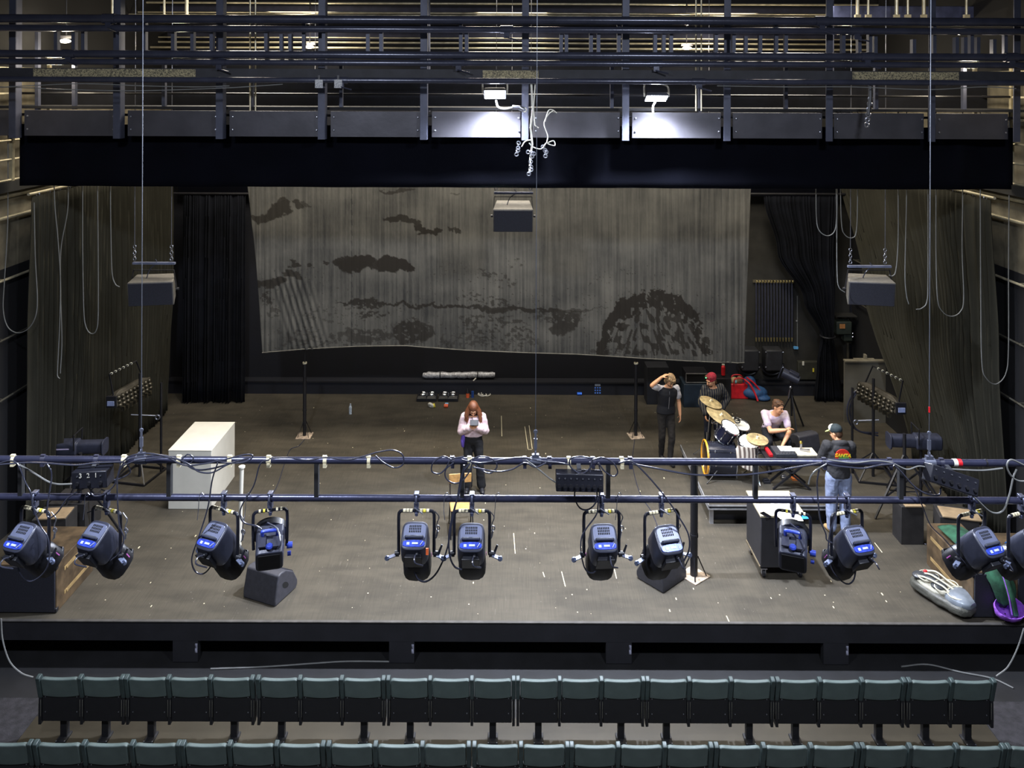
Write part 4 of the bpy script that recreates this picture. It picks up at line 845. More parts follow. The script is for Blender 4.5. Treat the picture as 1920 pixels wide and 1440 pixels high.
sub('dark bass speaker cut by the right picture edge', 6.92, 7.7, 10.86, 11.7, .70, -1)
TAN = mat('tan_board', (150, 128, 98), .7)
def lidded(label, c, d, rz=0, kx=1):
    t = thing('lidded_crate', label, 'crate', (c[0], c[1], 0), rz); mb = MB(); mb.box((0, 0, d[2]/2), d); link('crate_body', mb, mat('crate_black', (38, 36, 36), .7), t, bev=.006); mb = MB(); mb.box((.04, -.05, d[2]+.012), (d[0]*kx, d[1]*.8, .022)); link('lid', mb, TAN, t, bev=.004)
lidded('dark crate with a small tan lid behind the left bass speaker', (-7.05, 12.3), (.5, .4, .62), .1, .8)
lidded('dark crate with a tan lid near the right edge behind the spotlights', (6.95, 12.4), (.55, .4, .62), -.25)
lidded('smaller dark crate with a little tan lid left of the other one at right', (6.38, 12.75), (.36, .3, .60), 0, .9)
# green jacket with purple lining draped on the right bass speaker
GRN = mat('green_cloth', (36, 80, 58), .9, 0, .3, 8, .2); PUR = mat('purple_lining', (142, 82, 196), .8, 0, .2, 8, .2)
t = thing('draped_jacket', 'dark green jacket with purple lining draped over the bass speaker at right', 'jacket', (6.5, 11.3, .62))
def crumple(o, s, size):
    tx = bpy.data.textures.new('crumple', 'CLOUDS'); tx.noise_scale = size; q = o.modifiers.new('d', 'DISPLACE'); q.texture = tx; q.strength = s; q.texture_coords = 'LOCAL'; return o
def drape(pts_rows, amp, seed):
    rnd = random.Random(seed); mb = MB(); m = len(pts_rows[0]); vs = []
    for j, r_ in enumerate(pts_rows):
        for q in catmull(r_, 6): vs.append(q+V((rnd.uniform(-1, 1)*amp, rnd.uniform(-1, 1)*amp, rnd.uniform(-1, 1)*amp)))
    n_ = len(vs)//len(pts_rows); mb.add(vs, [(j*n_+i, j*n_+i+1, (j+1)*n_+i+1, (j+1)*n_+i) for j in range(len(pts_rows)-1) for i in range(n_-1)]); return mb
d0 = 11.2
rows = [[(6.36, 11.9, .70), (6.55, 11.85, .74), (6.75, 11.9, .68)], [(6.38, 11.5, .72), (6.56, 11.45, .80), (6.80, 11.5, .72)], [(6.40, 11.1, .68), (6.60, 11.05, .79), (6.84, 11.1, .70)], [(6.50, 10.84, .60), (6.64, 10.80, .64), (6.86, 10.83, .56)], [(6.56, 10.80, .42), (6.68, 10.75, .42), (6.90, 10.80, .40)], [(6.62, 10.80, .26), (6.70, 10.76, .22), (6.84, 10.80, .26)]]
link('jacket_body', drape(rows, .008, 3), GRN, t, world=True, solid=.03, sub=1, sm=80)
mb = MB(); mb.lathe([(.002, -.132), (.09, -.12), (.15, -.075), (.185, .0), (.19, .07)], Matrix.Translation((6.74, 10.74, .20)) @ Matrix.Rotation(R(35), 4, 'X') @ Matrix.Diagonal((1.05, .75, 1, 1)), 26, caps=False); crumple(link('lining', mb, PUR, t, world=True, solid=.015, sub=2), .045, .12)
mb = MB(); mb.tube(catmull([(6.62, 11.2, .80), (6.70, 10.92, .74), (6.74, 10.74, .5), (6.80, 10.70, .16)], 6), .045, 10, rr=None); link('sleeve', mb, GRN, t, world=True)
mb = MB(); mb.tube(catmull([(6.63, 11.15, .82), (6.68, 10.84, .68), (6.71, 10.71, .45), (6.75, 10.68, .17)], 6), .010, 6); link('purple_edge', mb, PUR, t, world=True)
# grey backpack lying at the stage edge
KH = mat('bag_grey', (74, 74, 68), .5, 0, .25, 7, .3, 40); DG = mat('bag_dark', (58, 60, 64), .4, 0, .3, 9, .2)
t = thing('backpack', 'bulging grey backpack lying on the floor at the right stage edge', 'backpack', FL(1772, 1130)); q0 = t.location.copy(); ax_ = V((.47, -.80, 0)).normalized(); sd = V((ax_.y, -ax_.x, 0))
mb = MB(); mb.loft([(q0+ax_*s+V((0, 0, .11)), w, h, sd, V((0, 0, 1))) for s, w, h in ((-.48, .10, .04), (-.42, .18, .07), (-.15, .22, .085), (.1, .23, .09), (.3, .22, .085), (.42, .15, .05))], 36, p=3.2); crumple(link('bag_body', mb, KH, t, world=True, sub=2), .05, .12)
mb = MB(); mb.loft([(q0+ax_*s+V((0, 0, .165)), w, .05, sd, V((0, 0, 1))) for s, w in ((-.36, .12), (-.30, .17), (.0, .20), (.08, .14))], 26, p=3.4); crumple(link('top_panel', mb, mat('bag_pale', (150, 148, 134), .5, 0, .2, 9, .3, 40), t, world=True, sub=2), .03, .09)
for k, (s, w_) in enumerate(((-.25, .15), (.02, .19), (.2, .18))):
    mb = MB(); mb.tube([q0+ax_*(s+.13*math.cos(a))+sd*(w_*math.sin(a))+V((0, 0, .245)) for a in (2*PI*i/22 for i in range(22))], .009, 6, closed=True); link('piping', mb, mat('strap_pale', (190, 186, 168), .6), t, world=True)
mb = MB(); mb.loft([(q0+ax_*s+V((0, 0, .18)), w, h, sd, V((0, 0, 1))) for s, w, h in ((.05, .12, .04), (.10, .19, .08), (.22, .20, .10), (.34, .18, .08), (.42, .09, .04))], 20, p=2.8); link('front_pocket', mb, mat('pocket_satin', (128, 136, 146), .25, .2), t, world=True, sub=1)
for k, (s, w) in enumerate(((-.34, .10), (-.2, .13), (-.06, .12))):
    mb = MB(); mb.ell(q0+ax_*s+sd*(.05*(-1)**k)+V((0, 0, .22)), (.11, .09, .045), 14); link('bulge', mb, DG, t, world=True)
for k in range(3):
    mb = MB(); s0 = sd*(.1-.1*k); mb.tube(catmull([q0-ax_*.40+s0+V((0, 0, .2)), q0-ax_*.22+s0*1.3+V((0, 0, .28)), q0+ax_*.0+s0*.9+V((0, 0, .27)), q0+ax_*.12+s0+V((0, 0, .25))], 6), .013, 6); link('strap', mb, mat('strap_pale', (190, 186, 168), .6), t, world=True)
for k in range(2):
    mb = MB(); mb.tube(catmull([q0+sd*(-.2-.03*k)+ax_*.1+V((0, 0, .06)), q0+sd*(-.30-.05*k)+ax_*.26+V((0, 0, .04)), q0+sd*(-.26-.05*k)+ax_*.42+V((0, 0, .03)), q0+sd*(-.14)+ax_*.44+V((0, 0, .05))], 6), .016, 6); link('strap', mb, DG, t, world=True)
mb = MB(); mb.ell(q0-ax_*.33+sd*-.06+V((0, 0, .25)), (.03, .025, .02), 10); link('red_toggle', mb, RED, t, world=True)
# wheeled equipment case
t = thing('wheeled_case', 'tall black equipment case on castors with papers on top', 'flight case', (4.02, 12.06, 0)); W_, D_ = .66, .72
mb = MB(); mb.box((0, 0, .54), (W_, D_, .74)); link('case_body', mb, mat('case_black', (38, 38, 43), .6, 0, .1, 6), t, bev=.012)
mb = MB(); mb.box((0, 0, .925), (W_+.015, D_+.015, .03)); link('lid', mb, mat('case_lid', (176, 166, 140), .6, 0, .15, 6), t, bev=.006)
for sx in (-1, 1):
    mb = MB(); mb.box((sx*(W_/2+.006), 0, .17), (.012, D_*.95, .03)); link('edge_strip', mb, mat('edge_brown', (110, 98, 78), .6), t)
    for sy in (-1, 1):
        mb = MB(); x, y = sx*.27, sy*.29; mb.cyl((x-.018, y, .055), (x+.018, y, .055), .055, n=20); w_ = link('castor', mb, mat('castor_rubber', (24, 24, 30), .5), t)
        mb = MB(); mb.box((x, y, .135), (.09, .09, .012)); mb.box((x-.027, y, .09), (.006, .05, .09)); mb.box((x+.027, y, .09), (.006, .05, .09)); mb.cyl((x-.032, y, .055), (x+.032, y, .055), .014); link('fork', mb, STEEL, w_)
PAPER = mat('paper', (236, 232, 220), .8, 0, .03, 6, 0)
def flat(name, label, cat, px, py, z, w, d, rz, mt, h=.004, **kw):
    a = FL(px, py, z); mb = MB(); mb.box((0, 0, h/2), (w, d, h), M=Matrix.Translation(a) @ Matrix.Rotation(rz, 4, 'Z')); return solo(name, label, cat, mb, mt, **kw)
flat('paper_sheet', 'large white paper sheets on the wheeled case', 'paper', 1470, 957, .942, .36, .42, .2, PAPER)
flat('paper_sheet', 'white paper at the near edge of the wheeled case', 'paper', 1484, 972, .942, .30, .14, -.05, PAPER, .008)
flat('mobile_phone', 'black mobile phone lying on the wheeled case', 'phone', 1436, 966, .942, .08, .16, .5, mat('phone_glass', (10, 10, 14), .15), .009, bev=.003)
flat('leaflet', 'blue leaflet on the wheeled case beside the papers', 'leaflet', 1507, 968, .942, .12, .15, .1, mat('leaflet_blue', (40, 130, 210), .5), .004)
# wooden chair
a = V((-.80, 12.93, 0)); t = thing('wooden_chair', 'light wooden chair with thin black legs in front of the woman', 'chair', (a.x, a.y, 0), R(8))
mb = MB(); mb.box((0, -.02, .445), (.37, .37, .022)); link('seat', mb, WOOD, t, bev=.01)
mb = MB(); mb.box((0, .23, .755), (.37, .02, .155), M=Matrix.Identity(4)); link('backrest', mb, WOOD, t, bev=.01)
for sx in (-1, 1):
    mb = MB(); mb.tube([(sx*.17, .25, .82), (sx*.165, .20, .42), (sx*.18, .26, .0)], .011, 8); link('leg', mb, BLACK, t)
    mb = MB(); mb.tube([(sx*.165, .19, .43), (sx*.165, -.17, .43), (sx*.18, -.22, .0)], .011, 8); link('leg', mb, BLACK, t)
# low riser
RZ = .34; RX0, RX1, RY0, RY1 = 3.29, 5.62, 13.15, 15.35
ALU = mat('riser_aluminium', (176, 176, 180), .4, .6)
t = thing('stage_riser', 'low black platform with silver edges carrying the drum kit', 'platform', ((RX0+RX1)/2, (RY0+RY1)/2, 0))
mb = MB(); mb.box(((RX0+RX1)/2, (RY0+RY1)/2, RZ-.015), (RX1-RX0, RY1-RY0, .03)); link('deck', mb, DECK, t, world=True)
mb = MB()
for z in (RZ-.02, RZ-.075):
    mb.box(((RX0+RX1)/2, RY0-.008, z), (RX1-RX0+.03, .02, .022)); mb.box((RX0-.008, (RY0+RY1)/2, z), (.02, RY1-RY0, .022))
link('edge_profile', mb, ALU, t, world=True)
mb = MB(); mb.box(((RX0+RX1)/2, RY0+.02, RZ-.05), (RX1-RX0-.02, .02, .05)); mb.box((RX0+.02, (RY0+RY1)/2, RZ-.05), (.02, RY1-RY0-.02, .05)); mb.box(((RX0+RX1)/2, RY0+.16, .12), (RX1-RX0-.2, .02, .22)); link('apron', mb, BLACK, t, world=True)
for x in (RX0+.05, (RX0+RX1)/2, RX1-.05):
    for y in (RY0+.06, RY1-.06): mb = MB(); mb.box((x, y, (RZ-.03)/2), (.06, .06, RZ-.03)); link('leg', mb, ALU if x < 3.5 and y < 14 else BLACK, t, world=True)
# ---- drums
def stripes(name, ca, cb, sc, a, b_):
    m = mat(name, ca, .85, 0, 0, 3, .1); n = m.node_tree.nodes; l = m.node_tree.links; tc = n.new('ShaderNodeTexCoord'); wv = n.new('ShaderNodeTexWave'); wv.inputs['Scale'].default_value = sc; wv.inputs['Distortion'].default_value = 1.6; wv.bands_direction = 'X'
    l.new(tc.outputs['Object'], wv.inputs[0]); cr = n.new('ShaderNodeValToRGB'); cr.color_ramp.elements[0].position = a; cr.color_ramp.elements[1].position = b_; cr.color_ramp.elements[0].color = (*lin(cb), 1); cr.color_ramp.elements[1].color = (*lin(ca), 1)
    l.new(wv.outputs[1], cr.inputs[0]); l.new(cr.outputs[0], n['Principled BSDF'].inputs['Base Color']); return m
SHELL = mat('drum_shell', (30, 32, 50), .15, .3, .2, 3, 0); HEAD = mat('drum_head', (232, 228, 214), .5, 0, .04, 6, 0); BRONZE = mat('cymbal_bronze', (208, 186, 138), .36, .45, .25, 12, .04)
def drum(name, label, c, ax, r, L, shell, mt_top, hoop=CHROME, lugs=8, legs=0, batter=None):
    t = thing(name, label, 'drum', (c[0], c[1], RZ)); x, y, d = frame(V(ax)); c = V(c)-V((c[0], c[1], RZ)); M = Matrix((( *(x[0], y[0], d[0], c.x), ), (x[1], y[1], d[1], c.y), (x[2], y[2], d[2], c.z), (0, 0, 0, 1)))
    mb = MB(); mb.lathe([(r-.012, -L/2), (r, -L/2), (r, L/2), (r-.012, L/2)], M, 36); s_ = link('shell', mb, shell, t)
    mb = MB(); mb.lathe([(r*.985, L/2-.004), (r*.985, L/2+.004), (r*.1, L/2+.005)], M, 36); link('drumhead', mb, mt_top, t)
    mb = MB(); mb.lathe([(r*.985, -L/2+.004), (r*.985, -L/2-.004), (r*.1, -L/2-.005)], M, 36); link('drumhead', mb, batter or mt_top, t)
    for z in (-L/2, L/2): mb = MB(); mb.torus(M @ V((0, 0, z)), r+.008, .011, d, 36, 6); link('hoop', mb, hoop, t)
    mb = MB()
    for k in range(lugs):
        a = 2*PI*k/lugs; e = V((math.cos(a), math.sin(a), 0)); mb.cyl(M @ (e*(r+.015)+V((0, 0, -L/2))), M @ (e*(r+.015)+V((0, 0, L/2))), .004, n=6)
        for z in (-L*.28, L*.28): mb.ell(M @ (e*(r+.008)+V((0, 0, z))), (.016, .016, .024), 8)
    link('lug', mb, CHROME, t)
    for k in range(legs):
        a = 2*PI*k/legs+.5; e = V((math.cos(a), math.sin(a), 0)); p = M @ (e*(r+.02)); mb = MB(); mb.cyl((p.x, p.y, p.z+.08), (p.x*1.1, p.y*1.1, .0), .007, n=8); mb.ell((p.x*1.1, p.y*1.1, .012), .014, 8); link('leg', mb, CHROME, t)
    return t, M
c = P(1352, 846, 14.15); t, M = drum('bass_drum', 'big dark bass drum lying on its side with orange front hoop, facing left', (c.x-.02, 14.15, RZ+.295), (-1, .03, .03), .275, .48, mat('bass_shell', (52, 54, 66), .12, .4, .25, 2, 0), mat('dark_head', (22, 22, 26), .3), CHROME, 8)
hp = M @ V((0, 0, .262)); mb = MB(); mb.torus(hp, .288, .017, M.to_3x3() @ V((0, 0, 1)), 40, 8); link('front_hoop', mb, mat('orange_wood', (218, 150, 44), .4), t)
for s in (-1, 1): mb = MB(); q = M @ V((0, 0, .1)); mb.cyl(q+V((s*.02, s*.2*.86-.1, -.1)), q+V((-.22, s*.34, -q.z+.0)), .009, n=8); link('spur', mb, CHROME, t)
c = P(1363, 806, 14.2); drum('tom_drum', 'dark tom drum with white head tilted above the bass drum', (c.x, 14.2, c.z-.05), (.40, -.30, .86), .165, .26, SHELL, HEAD)
c = P(1384, 797, 14.65); drum('tom_drum', 'white headed tom drum with a black coiled strap on it, behind the other tom', (c.x, 14.65, c.z-.05), (.22, -.20, .93), .19, .16, SHELL, HEAD, legs=3)
c = P(1405, 826, 14.0); drum('snare_drum', 'snare drum under the striped cloth and hi-hat', (c.x, 14.0, c.z-.08), (0, -.2, 1), .18, .14, mat('snare_chrome', (150, 150, 158), .2, .9), HEAD, legs=3)
t = thing('tom_holder', 'cluster of chrome arms and wing screws holding the toms over the bass drum', 'holder', P(1345, 806, 14.35)); rn = random.Random(3)
for k in range(4):
    q = V((rn.uniform(-.08, .06), rn.uniform(-.05, .05), -.12+.08*k)); mb = MB(); mb.cyl(q, q+V((.10, 0, .03)), .016, n=10); mb.ell(q, (.028, .022, .028), 10); mb.cyl(q+V((0, -.03, 0)), q+V((-.03, -.05, .05)), .008, n=6); link('clamp', mb, CHROME, t)
mb = MB(); mb.cyl((0, 0, .14), (0, 0, -.18), .013, n=10); mb.cyl((-.05, .02, .10), (.12, 0, .12), .011, n=10); link('post', mb, CHROME, t)
a = P(1381, 790, 14.6); mb = MB(); mb.torus(a+V((0, -.02, .02)), .055, .012, (.2, -.3, 1), 18, 6); mb.torus(a+V((0, -.02, .05)), .045, .012, (.1, -.3, 1), 18, 6); mb.tube(catmull([a+V((.05, 0, .03)), a+V((.12, -.03, .03)), a+V((.18, -.08, 0))], 5), .012, 6); solo('coiled_strap', 'black coiled strap lying on the rear tom drum', 'strap', mb, BLACK)
def cymbal(label, px, py, d, r, ax, cat='cymbal', stand=True, foot=None):
    c = P(px, py, d); t = thing('cymbal_stand', label, cat, (c.x, c.y, RZ)); x, y, z = frame(V(ax)); o_ = V((0, 0, c.z-RZ)); M = Matrix(((x[0], y[0], z[0], 0), (x[1], y[1], z[1], 0), (x[2], y[2], z[2], o_.z), (0, 0, 0, 1)))
    mb = MB(); mb.lathe([(.006, .032), (.03, .030), (.045, .012), (r*.6, .004), (r, -.012), (r, -.014), (r*.6, 0), (.045, .008), (.03, .024), (.006, .026)], M, 44); link('cymbal', mb, BRONZE, t)
    mb = MB(); mb.cyl(M @ V((0, 0, .02)), M @ V((0, 0, .07)), .010, n=8); mb.cyl(M @ V((0, 0, .03)), M @ V((0, 0, .04)), .022, n=12, k=1); link('wing_nut', mb, [CHROME, mat('felt', (220, 214, 196), .9)], t)
    if stand:
        f = foot or (0, .0); mb = MB(); mb.cyl(o_, (f[0], f[1], .25), .010, n=10); mb.cyl((f[0], f[1], .02), (f[0], f[1], .5), .014, n=10); link('tube', mb, CHROME, t)
        for k in range(3):
            a = 2*PI*k/3+.4; mb = MB(); mb.cyl((f[0], f[1], .28), (f[0]+.26*math.cos(a), f[1]+.26*math.sin(a), .015), .008, n=8); mb.ell((f[0]+.26*math.cos(a), f[1]+.26*math.sin(a), .014), .014, 8); link('leg', mb, CHROME, t)
    return t
cymbal('thin bronze crash cymbal, topmost and leftmost of the kit', 1333, 753, 14.75, .21, (.28, -.12, 1), foot=(-.07, 0))
cymbal('large bronze ride cymbal tilted over the toms', 1352, 779, 14.45, .28, (.42, -.22, 1))
cymbal('bronze hi-hat cymbal pair beside the seated man', 1420, 822, 14.0, .19, (.05, -.14, 1))
cl = stripes('striped_cloth', (176, 168, 156), (78, 66, 60), 4.5, .25, .75); c = P(1402, 826, 13.9)
t_ = [[(c.x+.19*math.cos(a)+(.05 if j else 0)*math.sin(a*3), 14.0-.02+.19*math.sin(a)-.02*j, c.z-.07-.055*j-.045*j*max(0, math.cos(a-4.9))) for a in (3.6+2.4*k/9 for k in range(10))] for j in range(5)]
solo('striped_cloth', 'grey and white striped cloth hanging from the snare drum', 'cloth', drape([[V(q) for q in r_] for r_ in t_], .004, 2), cl, solid=.008, sub=1, sm=80)
# ---- sampler table in front of the seated man
tb = P(1480, 850, 13.75); TZ = tb.z
t = thing('folding_stand', 'black folding cross-leg stand holding the sampler and the board', 'stand', (tb.x, 13.75, RZ))
mb = MB(); mb.box((0, 0, TZ-RZ-.02), (.92, .34, .035)); mb.box((0, -.12, TZ-RZ-.05), (.95, .03, .03)); mb.box((0, .12, TZ-RZ-.05), (.95, .03, .03)); link('tray', mb, BLACK, t, bev=.004)
for s in (-1, 1): mb = MB(); mb.bar((-.32, s*.12, TZ-RZ-.05), (.32, s*.12, .01), .03); mb.bar((.32, s*.12, TZ-RZ-.05), (-.32, s*.12, .01), .03); link('leg', mb, BLACK, t)
def onTable(name, label, cat, dx, dy, w, d, h, mt, rz=0, bev=.006):
    mb = MB(); mb.box((0, 0, h/2), (w, d, h), M=Matrix.Translation((tb.x+dx, 13.75+dy, TZ)) @ Matrix.Rotation(rz, 4, 'Z')); return solo(name, label, cat, mb, mt, bev=bev)
o = onTable('sampler', 'black pad sampler with a white pad grid on the folding stand', 'sampler', -.10, 0, .36, .32, .06, PLASTIC)
mb = MB(); 
for i in range(4):
    for j in range(4): mb.box((tb.x-.14+.062*i, 13.72+.048*j, TZ+.063), (.055, .042, .008))
link('pad', mb, mat('pad_white', (235, 235, 232), .5), o, world=True)
mb = MB()
for i in range(6): mb.cyl((tb.x-.22+.05*i, 13.62, TZ+.06), (tb.x-.22+.05*i, 13.62, TZ+.08), .012, n=10)
link('knob', mb, STEEL, o, world=True)
onTable('red_controller', 'red edged slim controller left of the sampler', 'controller', -.36, 0, .06, .30, .05, RED)
o = onTable('turntable_board', 'cream board with a small metal arm on the folding stand', 'board', .27, .02, .36, .28, .03, mat('cream_board', (224, 214, 188), .6))
mb = MB(); mb.bar((tb.x+.2, 13.8, TZ+.04), (tb.x+.34, 13.72, TZ+.07), .03, .03); mb.cyl((tb.x+.24, 13.86, TZ+.03), (tb.x+.24, 13.86, TZ+.12), .02); link('tone_arm', mb, STEEL, o, world=True); mb = MB(); mb.ell((tb.x+.24, 13.86, TZ+.14), .028, 12); link('knob', mb, mat('brass', (170, 150, 70), .3, .8), o, world=True)
# amp wedge behind the stand
wedge('dark wedge monitor standing on the riser behind the cream board', 1506, 850, R(200), .46, .95, RZ)
# pedals and cables on the riser
for i, (x, y, c_) in enumerate(((1437, 905, BLACK), (1470, 897, STEEL), (1490, 899, mat('orange_pedal', (210, 120, 60), .5)))):
    a = FL(x, y, RZ); mb = MB(); mb.box((a.x, a.y, RZ+.02), (.12, .10, .04)); mb.box((a.x, a.y+.02, RZ+.05), (.08, .07, .015)); solo('foot_pedal', ('black foot pedal under the hi-hat', 'metal foot pedal under the folding stand', 'small orange foot pedal under the folding stand')[i], 'pedal', mb, c_, bev=.004)
# drum stool
a = P(1448, 790, 14.75); t = thing('drum_stool', 'round black stool under the seated man', 'stool', (a.x, 14.75, RZ)); mb = MB(); mb.lathe([(.16, .40), (.18, .42), (.18, .46), (.16, .48), (.02, .485)], n=28); link('seat', mb, BLACK, t)
for k in range(3): q = 2*PI*k/3+.3; mb = MB(); mb.cyl((0, 0, .38), (.22*math.cos(q), .22*math.sin(q), .012), .011, n=8); link('leg', mb, CHROME, t)
# ---- side lighting stands
def strip_stand(label, px, py, L, rz, base_px, base_py, mirror):
    b0 = FL(base_px, base_py); t = thing('side_light_stand', label, 'light stand', (b0.x, b0.y, 0)); q = P(px, py, b0.y)-b0; s = mirror
    mb = MB(); mb.cyl((0, 0, 0), (0, 0, q.z+.42), .026, n=12); mb.cyl((-s*.34, .12, 0), (-s*.34, .12, q.z+.20), .022, n=12); link('pole', mb, BLACK, t)
    mb = MB()
    for k in range(4):
        a0, a1 = (.45*math.cos(PI/2*k+.6), .45*math.sin(PI/2*k+.6)), (.45*math.cos(PI/2*(k+1)+.6), .45*math.sin(PI/2*(k+1)+.6))
        mb.bar((a0[0], a0[1], .02), (a1[0], a1[1], .02), .03); mb.bar((a0[0], a0[1], .02), (0, 0, .45), .022)
    link('base_frame', mb, BLACK, t)
    T = Matrix.Translation(q) @ Matrix.Rotation(rz, 4, 'Z') @ Matrix.Rotation(R(12)*s, 4, 'Y'); mb = MB(); mb.box((0, 0, .07), (.17, L, .20), M=T); mb.box((0, 0, .19), (.13, L*.96, .05), M=T, taper=.7); bd = link('lamp_body', mb, mat('side_lamp_brown', (70, 66, 58), .5, .3, .3), t, bev=.008)
    mb = MB()
    for i in range(9):
        for j in range(3): mb.ell(T @ V((s*-.09, -L*.44+L*.11*i, -.02+.07*j)), (.045, .045, .038), 10); 
    for i in range(8): mb.box(T @ V((s*-.11, -L*.40+L*.11*i, -.1)), (.06, .05, .08))
    link('lens', mb, mat('lens_glass', (58, 54, 44), .38, .3, .5, 20), bd)
    mb = MB(); mb.box(T @ V((0, -L/2-.02, .08)), (.18, .05, .20)); mb.box(T @ V((0, -L/2-.05, .06)), (.12, .02, .08), 1); link('control_panel', mb, [BLACK, mat('panel_screen', (140, 152, 190), .4)], bd)
    mb = MB(); mb.tube([T @ V((0, -L*.45, .15)), T @ V((0, -L*.46, .55)), T @ V((0, L*.30, .55)), T @ V((0, L*.42, .15))], .015, 8)
    link('yoke', mb, BLACK, t)
    mb = MB()
    for k in range(6): mb.torus(T @ V((0, -L*.40+L*.11*k, .55)), .018, .008, (.3*s, 1, .2), 10, 5)
    link('chain', mb, mat('pale_tape', (196, 196, 180), .6), t)
    mb = MB(); e = T @ V((0, -L*.5, -.25)); mb.cyl(q+V((0, 0, -.35)), (-s*.34, .12, q.z-.42), .012, n=8); mb.torus((-s*.30, .06, q.z-.42), .04, .014, (0, 1, 0), 12, 6); link('coupler', mb, STEEL, t)
    return t, T
t1, T1 = strip_stand('black stand with a slanting multi-lens side light before the left curtain', 246, 742, .95, R(-12), 262, 893, -1)
t2, T2 = strip_stand('black stand with a slanting multi-lens side light and looped cable at right', 1648, 752, 1.05, R(14), 1637, 893, 1)
for k, (r_, dx) in enumerate(((.34, 0), (.30, .05))):
    c = P(1622, 768, 15.3); mb = MB(); mb.tube(catmull([c+V((.30, 0, .22)), c+V((.05, 0, .38-dx)), c+V((-.2+dx, 0, .34)), c+V((-.34+dx, 0, .05)), c+V((-.30+dx, 0, -.25)), c+V((-.1, 0, -.42)), c+V((.25, 0, -.50+dx))], 7), .017, 8); solo('looped_cable', 'thick cable looped around the right side light, %s loop' % ('outer', 'inner')[k], 'cable', mb, CABLE)
def side_profile(label, px, py, d, yaw, s):
    c = P(px, py, d); t = thing('side_spotlight', label, 'spotlight', (c.x, c.y, 0)); T = Matrix.Translation((0, 0, c.z)) @ Matrix.Rotation(yaw, 4, 'Z'); I = V((1, 0, 0))
    J, K = V((0, 1, 0)), V((0, 0, 1)); mb = MB(); mb.loft([(V((-.42, 0, 0)), .11, .11, J, K), (V((-.40, 0, 0)), .125, .125, J, K), (V((.0, 0, 0)), .125, .125, J, K), (V((.02, 0, 0)), .10, .10, J, K), (V((.42, 0, 0)), .10, .10, J, K), (V((.44, 0, 0)), .13, .13, J, K), (V((.46, 0, 0)), .13, .13, J, K)], 24, p=4)
    mb.v = [tuple(T @ V(p)) for p in mb.v]; h = link('housing', mb, HOUSE, t, bev=.004)
    mb = MB(); mb.box((-.2, -.128, .02), (.22, .004, .018), M=T); link('name_strip', mb, mat('pale_mark', (190, 180, 214), .5), h)
    mb = MB(); mb.tube([T @ V((0, -.14, 0)), T @ V((0, -.16, .26)), T @ V((0, .16, .26)), T @ V((0, .14, 0))], .012, 8); link('yoke', mb, BLACK, t)
    mb = MB(); mb.cyl((s*.1, 0, 0), (s*.1, 0, c.z+.1), .026, n=12); link('pole', mb, BLACK, t)
    mb = MB()
    for k in range(3): a = 2*PI*k/3+.9; mb.bar((s*.1, 0, .55), (s*.1+.62*math.cos(a), .62*math.sin(a), .01), .025); mb.bar((s*.1, 0, .2), (s*.1+.33*math.cos(a), .33*math.sin(a), .27), .015)
    link('tripod', mb, BLACK, t)
side_profile('long black profile spotlight on a tripod before the left curtain', 146, 838, 13.6, R(4), -1)
side_profile('long black profile spotlight on a tripod before the right curtain', 1716, 827, 13.9, R(176), 1)
# camera-like lamp on stand
a = FL(1484, 806); hh = PZ(705, a.y); t = thing('tripod_lamp', 'small black lamp on a tall tripod stand behind the seated man', 'lamp stand', (a.x, a.y, 0))
mb = MB(); mb.cyl((0, 0, .3), (0, 0, hh-.1), .022, n=10)
for z in (.75, 1.0): mb.cyl((0, 0, z), (0, 0, z+.06), .034, n=10)
link('pole', mb, BLACK, t)
for k in range(3): q = 2*PI*k/3+.5; mb = MB(); mb.bar((0, 0, .75), (.36*math.cos(q), .36*math.sin(q), .01), .026); link('leg', mb, BLACK, t)
T = Matrix.Translation((0, 0, hh)) @ Matrix.Rotation(R(-25), 4, 'Z') @ Matrix.Rotation(R(20), 4, 'Y'); mb = MB(); mb.cyl((-.2, 0, 0), (.16, 0, 0), .11, .09, 18, M=T); mb.box((.02, 0, .10), (.2, .14, .05), M=T); mb.box((-.24, 0, 0), (.02, .26, .24), M=T); link('lamp_head', mb, HOUSE, t, bev=.006)
mb = MB(); mb.bar((-.05, -.05, hh-.22), (-.10, -.08, hh-.42), .03, .02); mb.ell((-.04, -.05, hh-.2), .035, 10); link('handle', mb, STEEL, t)
# right foreground stands' tripod legs
a = FL(1712, 985); t = thing('tripod_stand', 'black tripod stand with spread legs at the right side of the stage', 'stand', (a.x+.1, a.y+.5, 0)); mb = MB(); mb.cyl((0, 0, .2), (0, 0, 1.3), .028); link('pole', mb, BLACK, t)
for k in range(3): q = 2*PI*k/3+3.6; mb = MB(); mb.bar((0, 0, .95), (.72*math.cos(q), .72*math.sin(q), .01), .028); mb.bar((0, 0, .3), (.4*math.cos(q), .4*math.sin(q), .42), .016); mb.ell((.4*math.cos(q), .4*math.sin(q), .42), .02, 8, 1); link('leg', mb, [BLACK, STEEL], t)
a = FL(150, 1000); t = thing('tripod_stand', 'black tripod stand with bowed tubes behind the second spotlight at left', 'stand', (a.x, a.y, 0)); mb = MB(); mb.cyl((0, 0, .2), (0, 0, 1.3), .028); link('pole', mb, BLACK, t)
for k in range(3): q = 2*PI*k/3+2.2; mb = MB(); mb.bar((0, 0, .95), (.62*math.cos(q), .62*math.sin(q), .01), .028); mb.bar((0, 0, .3), (.36*math.cos(q), .36*math.sin(q), .40), .016); link('leg', mb, BLACK, t)
a = FL(118, 1010); boxthing('equipment_crate', 'dark crate with loose cables standing behind the leftmost spotlight', 'crate', (a.x, a.y+.35, 0), (.6, .5, .5), mat('crate_black', (38, 36, 36), .7))
